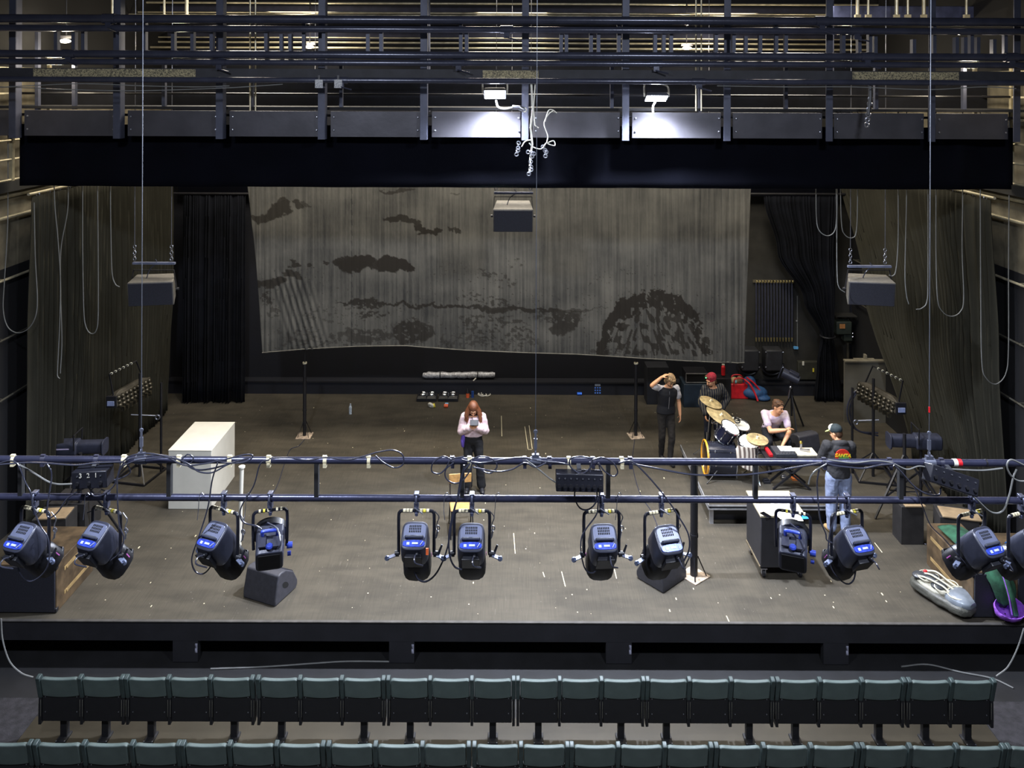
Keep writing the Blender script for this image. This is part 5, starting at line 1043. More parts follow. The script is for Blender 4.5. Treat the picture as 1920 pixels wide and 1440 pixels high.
for i in range(4):
    rn = random.Random(i); c = FL(150+rn.uniform(-30, 20), 1000+12*i); mb = MB(); mb.tube(catmull([c+V((rn.uniform(-.3, .3), rn.uniform(-.2, .2), .02)) for _ in range(7)], 6), .012, 6); solo('floor_cable', 'tangled dark cable on the floor behind the second spotlight', 'cable', mb, CABLE, 'tangled floor cables at left')
# ---- things at the foot of the back wall
t = thing('wrapped_tube', 'long tube wrapped in clear plastic lying on the back ledge', 'tube', (P(860, 712, 18.9).x, 18.82, .30))
mb = MB(); n_ = 26; x0, x1 = PX(793, 18.8, 712), PX(928, 18.8, 712); rn = random.Random(2); pts = [(x0+(x1-x0)*i/n_-t.location.x, rn.uniform(-.008, .008), .088+.0004*i+rn.uniform(-.006, .006)) for i in range(n_+1)]
mb.tube(pts, .07, 14, rr=[.05 if i in (0, n_) else .068+rn.uniform(-.009, .011) for i in range(n_+1)]); link('plastic_wrap', mb, mat('plastic_film', (186, 188, 196), .25, .2, .25, 26, .6, 30), t)
for x in (.24, .76): mb = MB(); xx = x0+(x1-x0)*x-t.location.x; mb.cyl((xx-.012, 0, .09), (xx+.012, 0, .09), .083); link('binding', mb, BLACK, t)
mb = MB(); xx = x0+(x1-x0)*.74-t.location.x; mb.tube([(xx, -.07, .05), (xx-.06, -.1, -.0), (xx-.09, -.12, -.05)], .015, 6); link('loose_end', mb, WHITE, t)
def lamp_row(label, px, py):
    a = FL(px, py); t = thing('footlight', label, 'lamp', (a.x, a.y, 0))
    mb = MB(); mb.box((0, 0, .04), (.46, .34, .07)); link('case', mb, BLACK, t, bev=.006)
    mb = MB()
    for i in range(2):
        for j in range(2): mb.ell((-.1+.2*i, .0+.13*j, .09), (.075, .055, .05), 12)
    link('reflector', mb, CHROME, t)
    mb = MB()
    for i in range(2):
        for j in range(3): mb.box((-.11+.22*i, -.10-.05*j+.02, .085), (.19, .018, .02))
    link('shutter', mb, mat('shutter_grey', (110, 108, 104), .4, .5), t)
    mb = MB(); mb.box((0, -.02, .12), (.02, .12, .03)); link('clip', mb, STEEL, t)
lamp_row('low black footlight with two round reflectors, left one of the pair upstage', 801, 748); lamp_row('low black footlight with two round reflectors, right one of the pair upstage', 841, 748)
def small(name, label, cat, px, py, build, mt, z=0):
    a = FL(px, py, z); mb = MB(); build(mb, a); return solo(name, label, cat, mb, mt, bev=0)
small('tape_roll', 'small white and yellow tape roll below the left footlight', 'tape roll', 808, 764, lambda m_, a: (m_.torus(a+V((0, 0, .05)), .05, .03, (.4, .6, .5), 18, 8, 0), m_.cyl(a+V((.05, 0, .04)), a+V((.09, 0, .05)), .045, k=1)), [WHITE, YELLOW])
small('small_bottle', 'small bottle with blue top and orange label below the right footlight', 'bottle', 836, 764, lambda m_, a: (m_.cyl(a+V((-.04, 0, .04)), a+V((.05, 0, .04)), .04, k=0), m_.cyl(a+V((-.02, .06, .05)), a+V((.05, .06, .05)), .03, k=1)), [mat('orange_label', (214, 92, 50), .5), mat('sky_plastic', (120, 190, 235), .4)])
small('drink_bottle', 'dark bottle with orange label behind the woman', 'bottle', 877, 745, lambda m_, a: (m_.cyl(a+V((0, 0, 0)), a+V((0, 0, .10)), .04, k=1), m_.cyl(a+V((0, 0, .10)), a+V((0, 0, .20)), .04, .018, k=0)), [BLACK, mat('orange_label', (214, 92, 50), .5)])
small('blue_can', 'blue can beside the dark bottle behind the woman', 'can', 886, 745, lambda m_, a: m_.cyl(a, a+V((0, 0, .14)), .033), mat('can_blue', (50, 90, 170), .3, .5))
small('cord_coil', 'small coil of white cord on the floor upstage of the woman', 'cord', 907, 741, lambda m_, a: [m_.torus(a+V((.05*math.cos(k*2), .03*math.sin(k*2), .01+.008*k)), .08+.01*k, .007, (.1, 0, 1), 22, 5) for k in range(4)], WHITE)
small('water_bottle', 'small clear water bottle standing alone upstage left', 'bottle', 657, 776, lambda m_, a: (m_.cyl(a, a+V((0, 0, .15)), .033), m_.cyl(a+V((0, 0, .15)), a+V((0, 0, .20)), .033, .013), m_.cyl(a+V((0, 0, .20)), a+V((0, 0, .225)), .016)), mat('clear_plastic', (190, 200, 210), .1, 0, .2, 40))
t = thing('blue_device', 'small blue control box with white keys against the back ledge', 'device', FL(1120, 739)); mb = MB(); mb.box((0, 0, .14), (.20, .10, .28)); link('case', mb, mat('device_navy', (28, 44, 92), .4), t, bev=.008); mb = MB()
for i in range(3):
    for j in range(3): mb.box((-.055+.055*i, -.052, .05+.06*j), (.032, .008, .03))
link('key', mb, mat('key_blue', (90, 140, 235), .4), t); mb = MB(); mb.box((0, -.053, .235), (.13, .006, .05)); link('label_plate', mb, mat('grey_plate', (170, 176, 190), .5), t)
small('blue_can', 'shiny blue can lying on the floor left of the blue control box', 'can', 1086, 741, lambda m_, a: m_.cyl(a+V((-.05, 0, .035)), a+V((.06, 0, .035)), .035), mat('can_bright', (60, 120, 235), .25, .4))
# upstage right clutter
t = thing('equipment_chest', 'dark teal chest with silver edged drawer on top behind the beanie wearer', 'chest', (PX(1303, 18.2, 720), 18.2, 0)); mb = MB(); mb.box((0, 0, .26), (.62, .5, .52)); link('chest_body', mb, mat('trunk_teal', (30, 44, 58), .6), t, bev=.01)
mb = MB(); mb.box((0, 0, .65), (.50, .42, .22)); dr = link('rack_unit', mb, BLACK, t, bev=.006); mb = MB()
for z in (.55, .75): mb.box((0, -.215, z), (.50, .02, .015))
for x in (-.25, .25): mb.box((x, -.215, .65), (.015, .02, .2))
link('silver_edge', mb, ALU, dr); mb = MB(); mb.ell((.2, -.22, .66), .012, 8); link('green_light', mb, mat('green_led', (60, 255, 120), .3, emit=(.1, 1, .3, 6)), dr)
boxthing('dark_case', 'dark case standing behind the walking man', 'case', (PX(1232, 18.2, 720), 18.3, 0), (.5, .4, .85), mat('case_navy', (22, 24, 32), .7))
t = thing('fire_extinguisher', 'red fire extinguisher on the back wall right of the beanie man', 'extinguisher', P(1356, 703, 18.5)); mb = MB(); mb.cyl((0, 0, 0), (0, 0, .19), .045, n=18); mb.cyl((0, 0, .19), (0, 0, .23), .045, .02, 18); link('cylinder', mb, RED, t); mb = MB(); mb.box((0, -.0, .24), (.06, .03, .03)); link('valve', mb, WHITE, t)
boxthing('wall_cabinet', 'dark low cabinet under the fire extinguisher', 'cabinet', (PX(1352, 18.6, 720), 18.5, 0), (.34, .3, PZ(704, 18.5)), BLACK)
t = thing('tote_bag', 'red square tote bag with things sticking out, at the back right', 'bag', FL(1384, 745)); mb = MB(); mb.box((0, 0, .17), (.42, .22, .34), taper=.95, ty=.8); link('bag_body', mb, RED, t, bev=.02, seg=3)
for s in (-1, 1): mb = MB(); mb.tube(catmull([(-.13, s*.1, .33), (-.10, s*.11, .47), (.10, s*.11, .47), (.13, s*.1, .33)], 6), .014, 6); link('handle', mb, RED, t)
mb = MB(); mb.ell((-.1, 0, .38), (.09, .08, .10), 12); mb.ell((.03, 0, .39), (.08, .07, .11), 12, 1); mb.ell((-.08, -.09, .40), (.03, .02, .04), 10, 2); link('contents', mb, [mat('tan_cloth', (170, 140, 104), .9), mat('brown_cloth', (120, 92, 66), .9), mat('teal_lid', (150, 210, 215), .4)], t)
BLU = mat('blue_nylon', (36, 74, 118), .7, 0, .25, 10, .2); t = thing('duffel_bag', 'blue soft bag with red strap beside the red tote bag', 'bag', FL(1416, 748)); mb = MB(); mb.ell((0, .05, .14), (.30, .2, .15), 20); mb.ell((-.10, .12, .30), (.16, .13, .20), 18); mb.ell((.16, -.05, .05), (.18, .15, .06), 16); link('bag_body', mb, BLU, t, vox=.02); mb = MB(); mb.tube(catmull([(-.26, -.02, .46), (-.14, -.08, .36), (-.04, -.14, .16), (.0, -.2, .03)], 6), .022, 6); mb.tube(catmull([(-.20, -.0, .50), (-.04, -.04, .38), (.1, -.08, .2)], 6), .02, 6); link('red_strap', mb, RED, t)
# hanging cable rack
t = thing('cable_rack', 'wall rack with a row of black cables hung straight upstage right', 'rack', (PX(1455, 18.7, 580), 18.78, PZ(528, 18.7))); mb = MB(); x0, x1 = PX(1417, 18.7, 530)-t.location.x, PX(1490, 18.7, 530)-t.location.x; mb.box(((x0+x1)/2, .05, 0), (x1-x0+.06, .04, .06)); mb.box(((x0+x1)/2, .07, 0), (.06, .08, .04)); link('rail', mb, mat('rack_brown', (80, 74, 60), .6), t)
for i in range(13):
    x = x0+(x1-x0)*(i+.5)/13; mb = MB(); mb.tube([(x, .0, -.02), (x, -.02, -.5), (x, -.02, PZ(632, 18.7)-t.location.z)], .021, 8); c_ = link('hung_cable', mb, CABLE, t)
    mb = MB(); mb.torus((x, -.03, .01), .03, .009, (1, .2, 0), 10, 5); mb.cyl((x, -.02, PZ(632, 18.7)-t.location.z), (x, -.02, PZ(640, 18.7)-t.location.z), .02, .012, 8); link('connector', mb, mat('brass_end', (196, 182, 130), .3, .8), c_)
for i, (px, nm_) in enumerate(((1404, 'half hidden by the painted sheet'), (1448, 'below the hanging cable rack'))):
    a = P(px, 672, 18.66); t = thing('wall_speaker', 'black loudspeaker with bracket on the back wall, '+nm_, 'loudspeaker', a); mb = MB(); mb.box((0, 0, 0), (.40, .34, .50)); link('cabinet', mb, mat('speaker_dark', (34, 35, 40), .6), t, bev=.04, seg=3); mb = MB(); mb.box((0, .19, 0), (.12, .10, .10)); mb.torus((0, 0, -.12), .26, .02, (0, 1, 0), 20, 6, 0, PI, 2*PI); link('bracket', mb, BLACK, t)
    for x in (-.2, .2):
        for z in (-.15, .2): mb = MB(); mb.ell((x, -.16, z), .02, 8); link('screw', mb, STEEL, t)
mb = MB(); a = P(1492, 652, 18.78); mb.box(a, (.1, .06, .05)); mb.box(a+V((0, .06, 0)), (.04, .12, .03)); solo('blue_fitting', 'small bright blue fitting on the back wall beside the speaker', 'fitting', mb, mat('fitting_blue', (86, 150, 200), .5))
mb = MB(); mb.cyl(P(1495, 555, 18.85), P(1495, 655, 18.85), .012); mb.ell(P(1494, 602, 18.85), .03, 8); solo('wall_conduit', 'thin grey conduit running down the back wall right of the cable rack', 'conduit', mb, GREYCABLE)
t = thing('wall_socket_box', 'dark electrical box low on the back wall near the gathered curtain', 'box', P(1515, 700, 18.8)); mb = MB(); mb.box((0, 0, .08), (.5, .12, .42)); link('case', mb, mat('socket_brown', (50, 50, 42), .7), t, bev=.01); mb = MB(); mb.box((-.14, -.07, .26), (.04, .02, .09)); mb.box((.1, -.07, .10), (.03, .02, .08), 1); link('switch', mb, [WHITE, YELLOW], t)
t = thing('wall_shelf_lamp', 'old lamp and bracket on a shelf right of the gathered curtain', 'lamp', P(1578, 612, 18.6)); mb = MB(); mb.box((0, 0, 0), (.36, .3, .30)); mb.box((.12, 0, -.22), (.2, .2, .2)); link('lamp_body', mb, mat('old_green', (42, 50, 44), .6), t, bev=.02); mb = MB(); mb.box((.05, 0, .27), (.5, .3, .02)); mb.box((0, .2, 0), (.06, .2, .5)); mb.box((-.05, -.16, .05), (.12, .02, .10), 1); link('shelf', mb, [BRN, mat('rusty_label', (176, 120, 70), .6)], t); mb = MB(); mb.ell((.2, -.14, -.12), .02, 8); mb.ell((.2, -.14, -.2), .02, 8); link('bolt', mb, CHROME, t)
t = thing('grey_partition', 'waist high grey board partition behind the right side light', 'partition', (PX(1625, 17.2, 780), 17.2, 0)); mb = MB(); w = PX(1668, 17.2)-PX(1583, 17.2); mb.box((0, 0, .66), (w, .06, 1.32)); link('board', mb, mat('partition_grey', (96, 93, 84), .7, 0, .15, 2), t); mb = MB(); mb.box((0, 0, 1.33), (w, .12, .03)); link('top_rail', mb, mat('rail_tan', (130, 124, 108), .6), t)
for i, x in enumerate((1590, 1622, 1651)):
    mb = MB(); a = P(x, 590, 18.7); b_ = P(x, 690, 18.7); mb.cyl(a, b_, .03, n=8); mb.box(P(x, 640, 18.8), (.08, .16, .05)); solo('wall_pipe', 'dark vertical pipe on the back wall behind the partition', 'pipe', mb, mat('pipe_brown', (62, 58, 48), .6), 'vertical pipes behind the partition')
mb = MB(); mb.box(P(1622, 675, 17.5), (.45, .18, .03)); mb.box(P(1622, 690, 17.5), (.04, .1, .6)); solo('small_table', 'pale narrow shelf board just above the grey partition', 'shelf', mb, mat('rail_tan', (130, 124, 108), .6))
# paint specks and tape marks on the deck
rn = random.Random(9); mb = MB()
for i in range(150):
    x, y = rn.uniform(-6, 6), 10.9+7*rn.random()**1.1; a = rn.uniform(0, 3); s = rn.uniform(.006, .018)
    e = rn.choice((1, 1, 1, 3)); mb.box((x, y, .0012), (s, s*e, .0016), M=None)
tag(link('paint_specks', mb, CREAM), 'small pale paint specks and chips scattered over the stage floor', 'paint specks', None, 'stuff')
for i, (a_, b_) in enumerate((((984, 800), (990, 842)), ((992, 798), (998, 842)), ((990, 843), (997, 843)), ((963, 1000), (966, 1038)), ((1053, 1072), (1060, 1100)), ((1362, 1155), (1368, 1168)), ((1640, 1018), (1654, 1036)), ((940, 780), (941, 818)), ((1152, 1068), (1156, 1085)), ((1018, 1073), (1021, 1082)))):
    p, q = FL(*a_), FL(*b_); p.z = q.z = .002; mb = MB(); mb.bar(p, q, .011, .003)
    solo('tape_mark', 'thin pale tape strip stuck on the stage floor', 'tape', mb, CREAM, 'pale tape strips on the stage floor')
for i, (lab, pts) in enumerate((('thin cable lying from the left upstage pole across the floor', [(571, 824), (560, 836), (545, 842), (538, 856), (530, 880), (522, 905), (512, 925), (500, 935)]), ('thin cable lying from the right upstage pole toward the front', [(1190, 824), (1186, 870), (1200, 925), (1222, 960), (1238, 1000)]))):
    mb = MB(); mb.tube(catmull([FL(x, y, .008) for x, y in pts], 6), .007, 6); solo('floor_cable', lab, 'cable', mb, CABLE)
mb = MB(); mb.tube(catmull([FL(x, y, .008) for x, y in ((1700, 990), (1735, 1020), (1765, 1010), (1790, 1000))], 6), .007, 6); solo('floor_cable', 'thin cable curling on the floor right of the tripod stand', 'cable', mb, CABLE)
# slack cables hanging before the side curtains and at the walls
S_ = [('slack grey cable hanging in a long loop at the far left wall', [(15, 340), (14, 430), (8, 530), (6, 580), (14, 612), (32, 624), (52, 617), (66, 595), (70, 560), (66, 480), (64, 380)], 12.5),
 ('grey cable hanging in a narrow double strand before the left curtain', [(102, 366), (108, 440), (113, 520), (112, 600), (108, 690), (108, 705), (112, 710)], 12.7),
 ('grey cable slanting down into the narrow strand before the left curtain', [(128, 352), (126, 400), (114, 470), (114, 560), (116, 640), (113, 700)], 12.75),
 ('grey cable hanging in a U loop before the left curtain', [(155, 352), (155, 470), (157, 580), (161, 612), (170, 625), (180, 620), (184, 590), (184, 470), (183, 352)], 12.7),
 ('short grey cable curving down left of the left hanging speaker', [(207, 352), (208, 440), (210, 510), (216, 532), (224, 538)], 12.7),
 ('grey cable loop hanging before the gathered curtain at right', [(1530, 354), (1531, 410), (1536, 432), (1550, 442), (1563, 436), (1568, 415), (1568, 354)], 12.7),
 ('long grey cable left of the right hanging speaker', [(1570, 354), (1569, 450), (1570, 520), (1574, 540), (1584, 548)], 12.75),
 ('short grey cable loop behind the wires of the right hanging speaker', [(1576, 354), (1578, 420), (1584, 440), (1598, 446), (1606, 430), (1608, 354)], 12.8),
 ('grey cable curving down right of the right hanging speaker', [(1684, 354), (1684, 450), (1680, 505), (1674, 517), (1667, 516)], 12.7),
 ('grey cable before the right curtain ending in an open curve', [(1700, 352), (1698, 450), (1697, 520), (1700, 555), (1704, 570)], 12.7),
 ('grey cable curving up to the right suspension wire', [(1740, 352), (1740, 520), (1738, 565), (1728, 578), (1718, 580)], 12.65),
 ('grey cable hanging in a wide U loop before the right curtain', [(1755, 366), (1755, 470), (1758, 560), (1768, 585), (1784, 593), (1800, 585), (1807, 560), (1804, 470), (1805, 372)], 12.7),
 ('long grey cable hanging in a deep loop at the right wall', [(1892, 350), (1891, 500), (1891, 650), (1886, 700), (1868, 720), (1850, 710), (1841, 680), (1839, 560), (1838, 360)], 12.5)]
for lab, pts, d in S_:
    for e in (0, -1):
        if pts[e][1] < 375: pts.insert(0 if e == 0 else len(pts), (pts[e][0], 206))
    cable(lab, pts, d, .0075, GREYCABLE, name='hanging_cable', n=8)
cable('pale cable falling from the stage edge to the floor at left', [(2, 1160), (5, 1200), (18, 1240), (40, 1262), (62, 1270)], 9.8, .009, GREYCABLE, name='hanging_cable')
cable('pale cable falling from the stage edge to the floor at right', [(1920, 1178), (1908, 1215), (1890, 1250), (1868, 1268)], 9.8, .009, GREYCABLE, name='hanging_cable')
mb = MB(); pts = [FL(x, y, AF+.01) for x, y in ((395, 1254), (500, 1250), (600, 1243), (660, 1240), (760, 1241))]; mb.tube(catmull(pts, 6), .01, 6); solo('floor_cable', 'grey cable lying along the foot of the stage at left', 'cable', mb, GREYCABLE)
mb = MB(); pts = [FL(x, y, AF+.01) for x, y in ((1690, 1250), (1740, 1246), (1800, 1260), (1860, 1272), (1900, 1290))]; mb.tube(catmull(pts, 6), .01, 6); solo('floor_cable', 'grey cable lying along the foot of the stage at right', 'cable', mb, GREYCABLE)
# ---------------------------------------------------------------- people
SKIN = mat('skin', (222, 164, 124), .55, 0, .06, 6, .02); LIP = mat('lip', (170, 92, 80), .5); EYE = mat('eye', (30, 24, 22), .3)
def hand(mb, w, d, nrm, side, curl=.5, inf=0):
    w, d, nrm = V(w), V(d).normalized(), V(nrm); nrm = (nrm-d*nrm.dot(d)).normalized(); s = V(d).cross(nrm)*side; I = 0.0
    mb.loft([(w+d*-.01, .024, .020, s, nrm), (w+d*.03, .036, .017, s, nrm), (w+d*.085, .041, .014, s, nrm), (w+d*.095, .036, .010, s, nrm)], 14)
    for i, (o, l) in enumerate(((-.031, .026), (-.011, .032), (.010, .034), (.031, .031))):
        c = curl*(1.15-.12*i); b = w+d*.088+s*o; d1 = (d*math.cos(c)+nrm*math.sin(c)).normalized(); m1 = b+d1*l*1.2; d2 = (d*math.cos(c*2)+nrm*math.sin(c*2)).normalized(); m2 = m1+d2*l
        mb.cap(b, m1, .0092, .0085, 8); mb.cap(m1, m2, .0085, .0074, 8)
    b = w+d*.028+s*.034; m1 = b+(s*.7+d*.6+nrm*.35).normalized()*.038; mb.cap(b, m1, .012, .010, 8); mb.cap(m1, m1+(d*.85+s*.15+nrm*.5).normalized()*.030, .010, .008, 8)
def limb(mb, a, b, c, r0, r1, r2, r3):
    mb.cap(a, b, r0, r1); mb.cap(b, c, r1*1.02, r2 if r3 is None else r3)
def torso(mb, J, inf=0, lo=0, hi=1, k=1.0):
    rt = (V(J['shR'])-V(J['shL'])).normalized(); hr = (V(J['hiR'])-V(J['hiL'])).normalized(); sp = [V(J['pel']), V(J['wst']), V(J['cst']), V(J['nck'])]
    fw = rt.cross((sp[2]-sp[1]).normalized()); fh = hr.cross((sp[1]-sp[0]).normalized()); up = (sp[2]-sp[1]).normalized()
    S = [(sp[0]-V((0, 0, .07)), .10, .075, hr, fh), (sp[0]-V((0, 0, .02)), .155, .105, hr, fh), (sp[0]+(sp[1]-sp[0])*.5, .15, .10, hr, fh), (sp[1], .130, .092, rt, fw), (sp[1]+(sp[2]-sp[1])*.6, .150, .108, rt, fw), (sp[2]+up*.03, .165, .112, rt, fw), (sp[2]+(sp[3]-sp[2])*.6, .150, .090, rt, fw), (sp[3]-up*.03, .085, .066, rt, fw), (sp[3]+up*.01, .055, .055, rt, fw)]
    S = S[lo:len(S) if hi == 1 else hi]
    mb.loft([(c, (a+inf)*k, (b+inf)*k, r_, f) for c, a, b, r_, f in S], 26)
def person(label, cat, loc, rz, J, sex='m', scale=1.0, **o):
    t = thing('person', label, cat, loc, rz)
    if scale != 1: J = {k: (tuple(q*scale for q in v) if k not in ('face', 'nL', 'nR', 'dL', 'dR', 'lean') else v) for k, v in J.items()}
    f = V(J['face']).normalized(); upv = V(J.get('lean', (0, 0, 1))); rt = f.cross(upv).normalized(); up = rt.cross(f).normalized(); hc = V(J['hd'])
    HM = Matrix(((rt.x, -f.x, up.x, hc.x), (rt.y, -f.y, up.y, hc.y), (rt.z, -f.z, up.z, hc.z), (0, 0, 0, 1))); H3 = HM.to_3x3()
    hp = lambda x, y, z: HM @ V((x, y, z))
    b = MB(); torso(b, J); fem = sex == 'f'; ar = .86 if fem else 1
    for s in 'LR':
        sh, el, wr = V(J['sh'+s]), V(J['el'+s]), V(J['wr'+s]); c = V(J['cst'])+V((0, 0, .05))
        b.cap(c.lerp(sh, .45), sh, .06, .055*ar); b.cap(sh, el, .053*ar, .040*ar); b.cap(el, el.lerp(wr, .35), .041*ar, .042*ar); b.cap(el.lerp(wr, .35), wr, .042*ar, .027*ar)
        hand(b, wr, J.get('d'+s, wr-el), J.get('n'+s, (0, -1, 0)), -1 if s == 'L' else 1, J.get('curl', .4))
        hi, kn, an, to = (V(J[q+s]) for q in ('hi', 'kn', 'an', 'to')); b.cap(hi, kn, .085, .056); b.cap(kn, kn.lerp(an, .35), .056, .056); b.cap(kn.lerp(an, .35), an, .056, .038); b.cap(an+V((0, 0, -.03)), to, .040, .030)
    b.cap(V(J['nck'])-V((0, 0, .03)), hp(0, .02, -.06), .055*ar, .052*ar)
    b.ell(hp(0, .012, .028), (.074, .094, .094), 20, M=H3); b.ell(hp(0, -.026, -.038), (.058, .064, .076), 18, M=H3); b.ell(hp(0, -.060, -.088), (.026, .024, .022), 12, M=H3)
    b.cap(hp(0, -.088, .008), hp(0, -.108, -.028), .010, .015, 8); b.ell(hp(0, -.074, .030), (.052, .020, .014), 12, M=H3)
    for s in (-1, 1): b.ell(hp(s*.075, .012, -.005), (.011, .020, .032), 10, M=H3); b.ell(hp(s*.036, -.062, -.025), (.022, .018, .020), 10, M=H3)
    body = link('body', b, SKIN, t, vox=.0085, sm=0)
    m = MB()
    for s in (-1, 1): m.ell(hp(s*.028, -.087, .010), (.0125, .007, .0065), 10, M=H3)
    link('eye', m, EYE, body); m = MB()
    for s in (-1, 1): m.cap(hp(s*.014, -.093, .030), hp(s*.044, -.083, .030), .0045, .003, 6)
    link('eyebrow', m, o.get('hairm', EYE), body)
    m = MB(); m.ell(hp(0, -.090, -.058), (.024, .008, .007), 10, M=H3); link('mouth', m, LIP, body)
    # clothes
    tm = o['top']; m = MB(); inf = o.get('inf', .016); k0 = o.get('hem', 1); torso(m, J, inf, k0, 8 if not o.get('hood') else 9)
    for s in 'LR':
        sh, el, wr = V(J['sh'+s]), V(J['el'+s]), V(J['wr'+s]); c = V(J['cst'])+V((0, 0, .05)); m.cap(c.lerp(sh, .45), sh, .060+inf*.5, .050+inf)
        sl = o.get('sleeve', 'long')
        if sl == 'long': m.cap(sh, el, .055+inf, .046+inf); m.cap(el, wr.lerp(el, .06), .047+inf, .036+inf*.8)
        elif sl == 'short': m.cap(sh, sh.lerp(el, .62), .053+inf, .056+inf)
        elif sl == 'roll': m.cap(sh, el, .055+inf, .046+inf)
    if o.get('skirtlen'): p_ = V(J['pel']); m.loft([(p_+V((0, 0, z)), .165+inf, .115+inf, V((1, 0, 0)), V((0, 1, 0))) for z in (.1, -.04, -.06)], 26)
    top = crumple(link(o.get('topname', 'shirt'), m, tm, t, vox=.012, sm=0), .022, .07)
    m = MB(); torso(m, J, .012, 0, 4); fl = o.get('flare', 0)
    for s in 'LR':
        hi, kn, an = (V(J[q+s]) for q in ('hi', 'kn', 'an')); bg = o.get('baggy', 0); m.cap(hi, kn, .094+bg, .068+fl*.2+bg); m.cap(kn, an+V((0, 0, .015)), .068+fl*.2+bg, .052+fl+bg*.6)
    crumple(link('trousers', m, o['legs'], t, vox=.012, sm=0), .020, .08)
    for s in 'LR':
        an, to = V(J['an'+s]), V(J['to'+s]); m = MB(); m.cap(an+V((0, 0, -.035)), to, .048, .040); m.cap(an+V((0, 0, .0)), an+V((0, 0, -.03)), .045, .048); m.cap(an.lerp(to, .5)-V((0, 0, .01)), to-V((0, 0, .005)), .044, .040); 
        link('shoe', m, o.get('shoes', BLACK), t, vox=.010, sm=0)
    return t, hp, H3, body, top
def hair_short(t, hp, H3, mt, beard=False, extra=()):
    m = MB(); m.ell(hp(0, .024, .045), (.084, .096, .090), 20, M=H3); m.ell(hp(0, .06, -.01), (.074, .05, .07), 14, M=H3)
    rn = random.Random(4)
    for i in range(26):
        a = rn.uniform(0, 2*PI); r_ = rn.uniform(.02, .08); x, y = r_*math.cos(a), .01+r_*math.sin(a); m.cap(hp(x, y, .10), hp(x*1.3, y*1.3-.01, .128-.4*r_), .018, .010, 6)
    for e in extra: m.cap(hp(*e[0]), hp(*e[1]), e[2], e[3], 8)
    link('hair', m, mt, t, vox=.008, sm=0)
    if beard: m = MB(); m.ell(hp(0, -.045, -.080), (.052, .045, .034), 14, M=H3); m.ell(hp(0, -.088, -.048), (.028, .010, .007), 10, M=H3); link('beard', m, mt, t, vox=.007, sm=0)
# woman looking down at a hand-held device
J = dict(pel=(0, 0, .93), wst=(0, .01, 1.06), cst=(0, .0, 1.22), nck=(0, -.01, 1.385), hd=(.0, -.065, 1.50), face=(.06, -.80, -.62), shL=(-.155, .0, 1.33), shR=(.155, 0, 1.33), elL=(-.215, -.01, 1.08), elR=(.215, -.01, 1.09), wrL=(-.055, -.20, 1.215), wrR=(.085, -.20, 1.225),
     hiL=(-.085, 0, .88), hiR=(.085, 0, .88), knL=(-.10, -.02, .48), knR=(.115, -.02, .48), anL=(-.095, .02, .09), anR=(.15, .01, .09), toL=(-.115, -.13, .035), toR=(.175, -.13, .035), dL=(.45, -.45, .62), dR=(-.40, -.45, .66), nL=(.6, .5, .5), nR=(-.6, .5, .5), curl=.7)
q = FL(887, 921); HAIR = mat('auburn_hair', (104, 60, 36), .45, 0, .22, 22, .3); PINK = mat('pale_pink_knit', (206, 182, 186), .9, 0, .12, 8, .2)
t, hp, H3, body, top = person('person with long auburn hair in a pale pink sweater looking down at a device', 'person', (q.x, q.y, 0), 0, J, 'f', 1.0, top=PINK, legs=mat('black_trousers', (16, 16, 20), .8), sleeve='long', topname='sweater', hem=2, inf=.026, flare=.03, hairm=HAIR)
m = MB(); m.ell(hp(0, .022, .040), (.090, .106, .098), 20, M=H3); rn = random.Random(1)
for i in range(46):
    a = -2.15+4.3*i/45; x, y = .085*math.sin(a), .03+.085*math.cos(a); p0 = hp(x*.8, y*.9, .05); w_ = V((p0.x*1.75+rn.uniform(-.014, .014), p0.y+.01*math.cos(a), p0.z-.11)); e = V((w_.x*1.18+rn.uniform(-.025, .025), w_.y+.0+rn.uniform(-.01, .01), 1.27+rn.uniform(-.03, .05)))
    m.cap(p0, w_, .020, .020, 7); m.cap(w_, w_.lerp(e, .5)+V((.012*(-1)**i, 0, 0)), .020, .019, 7); m.cap(w_.lerp(e, .5)+V((.012*(-1)**i, 0, 0)), e, .018, .009, 7)
link('hair', m, HAIR, t, vox=.008, sm=0)
m = MB(); m.torus((0, -.0, 1.375), .072, .012, (0, .2, 1), 24, 6); m.tube(catmull([(-.02, -.08, 1.36), (.0, -.13, 1.32), (.02, -.2, 1.30)], 6), .006, 6); link('neck_strap', m, BLACK, t)
m = MB(); m.loft([(V((-.17, -.02, 1.05)), .03, .05, V((1, 0, 0)), V((0, 1, 0))), (V((-.185, -.02, .93)), .05, .07, V((1, 0, 0)), V((0, 1, 0))), (V((-.18, -.02, .78)), .035, .05, V((1, 0, 0)), V((0, 1, 0)))], 14); link('tied_jacket', m, mat('violet_cloth', (96, 74, 168), .9), t, sub=1)
T = Matrix.Translation((q.x+.030, q.y-.290, 1.345)) @ Matrix.Rotation(R(-38), 4, 'X'); mb = MB(); mb.box((0, 0, 0), (.15, .022, .10), M=T); mb.cyl((.0, .012, .0), (.0, .05, .0), .03, n=14, M=T); dv = solo('handheld_device', 'small black camera-like device held in both hands by the person in pink', 'device', mb, BLACK, bev=.006)
mb = MB(); mb.box((0, .012, .008), (.10, .004, .06), M=T); link('screen', mb, mat('screen_grey', (150, 150, 170), .3), dv, world=True)
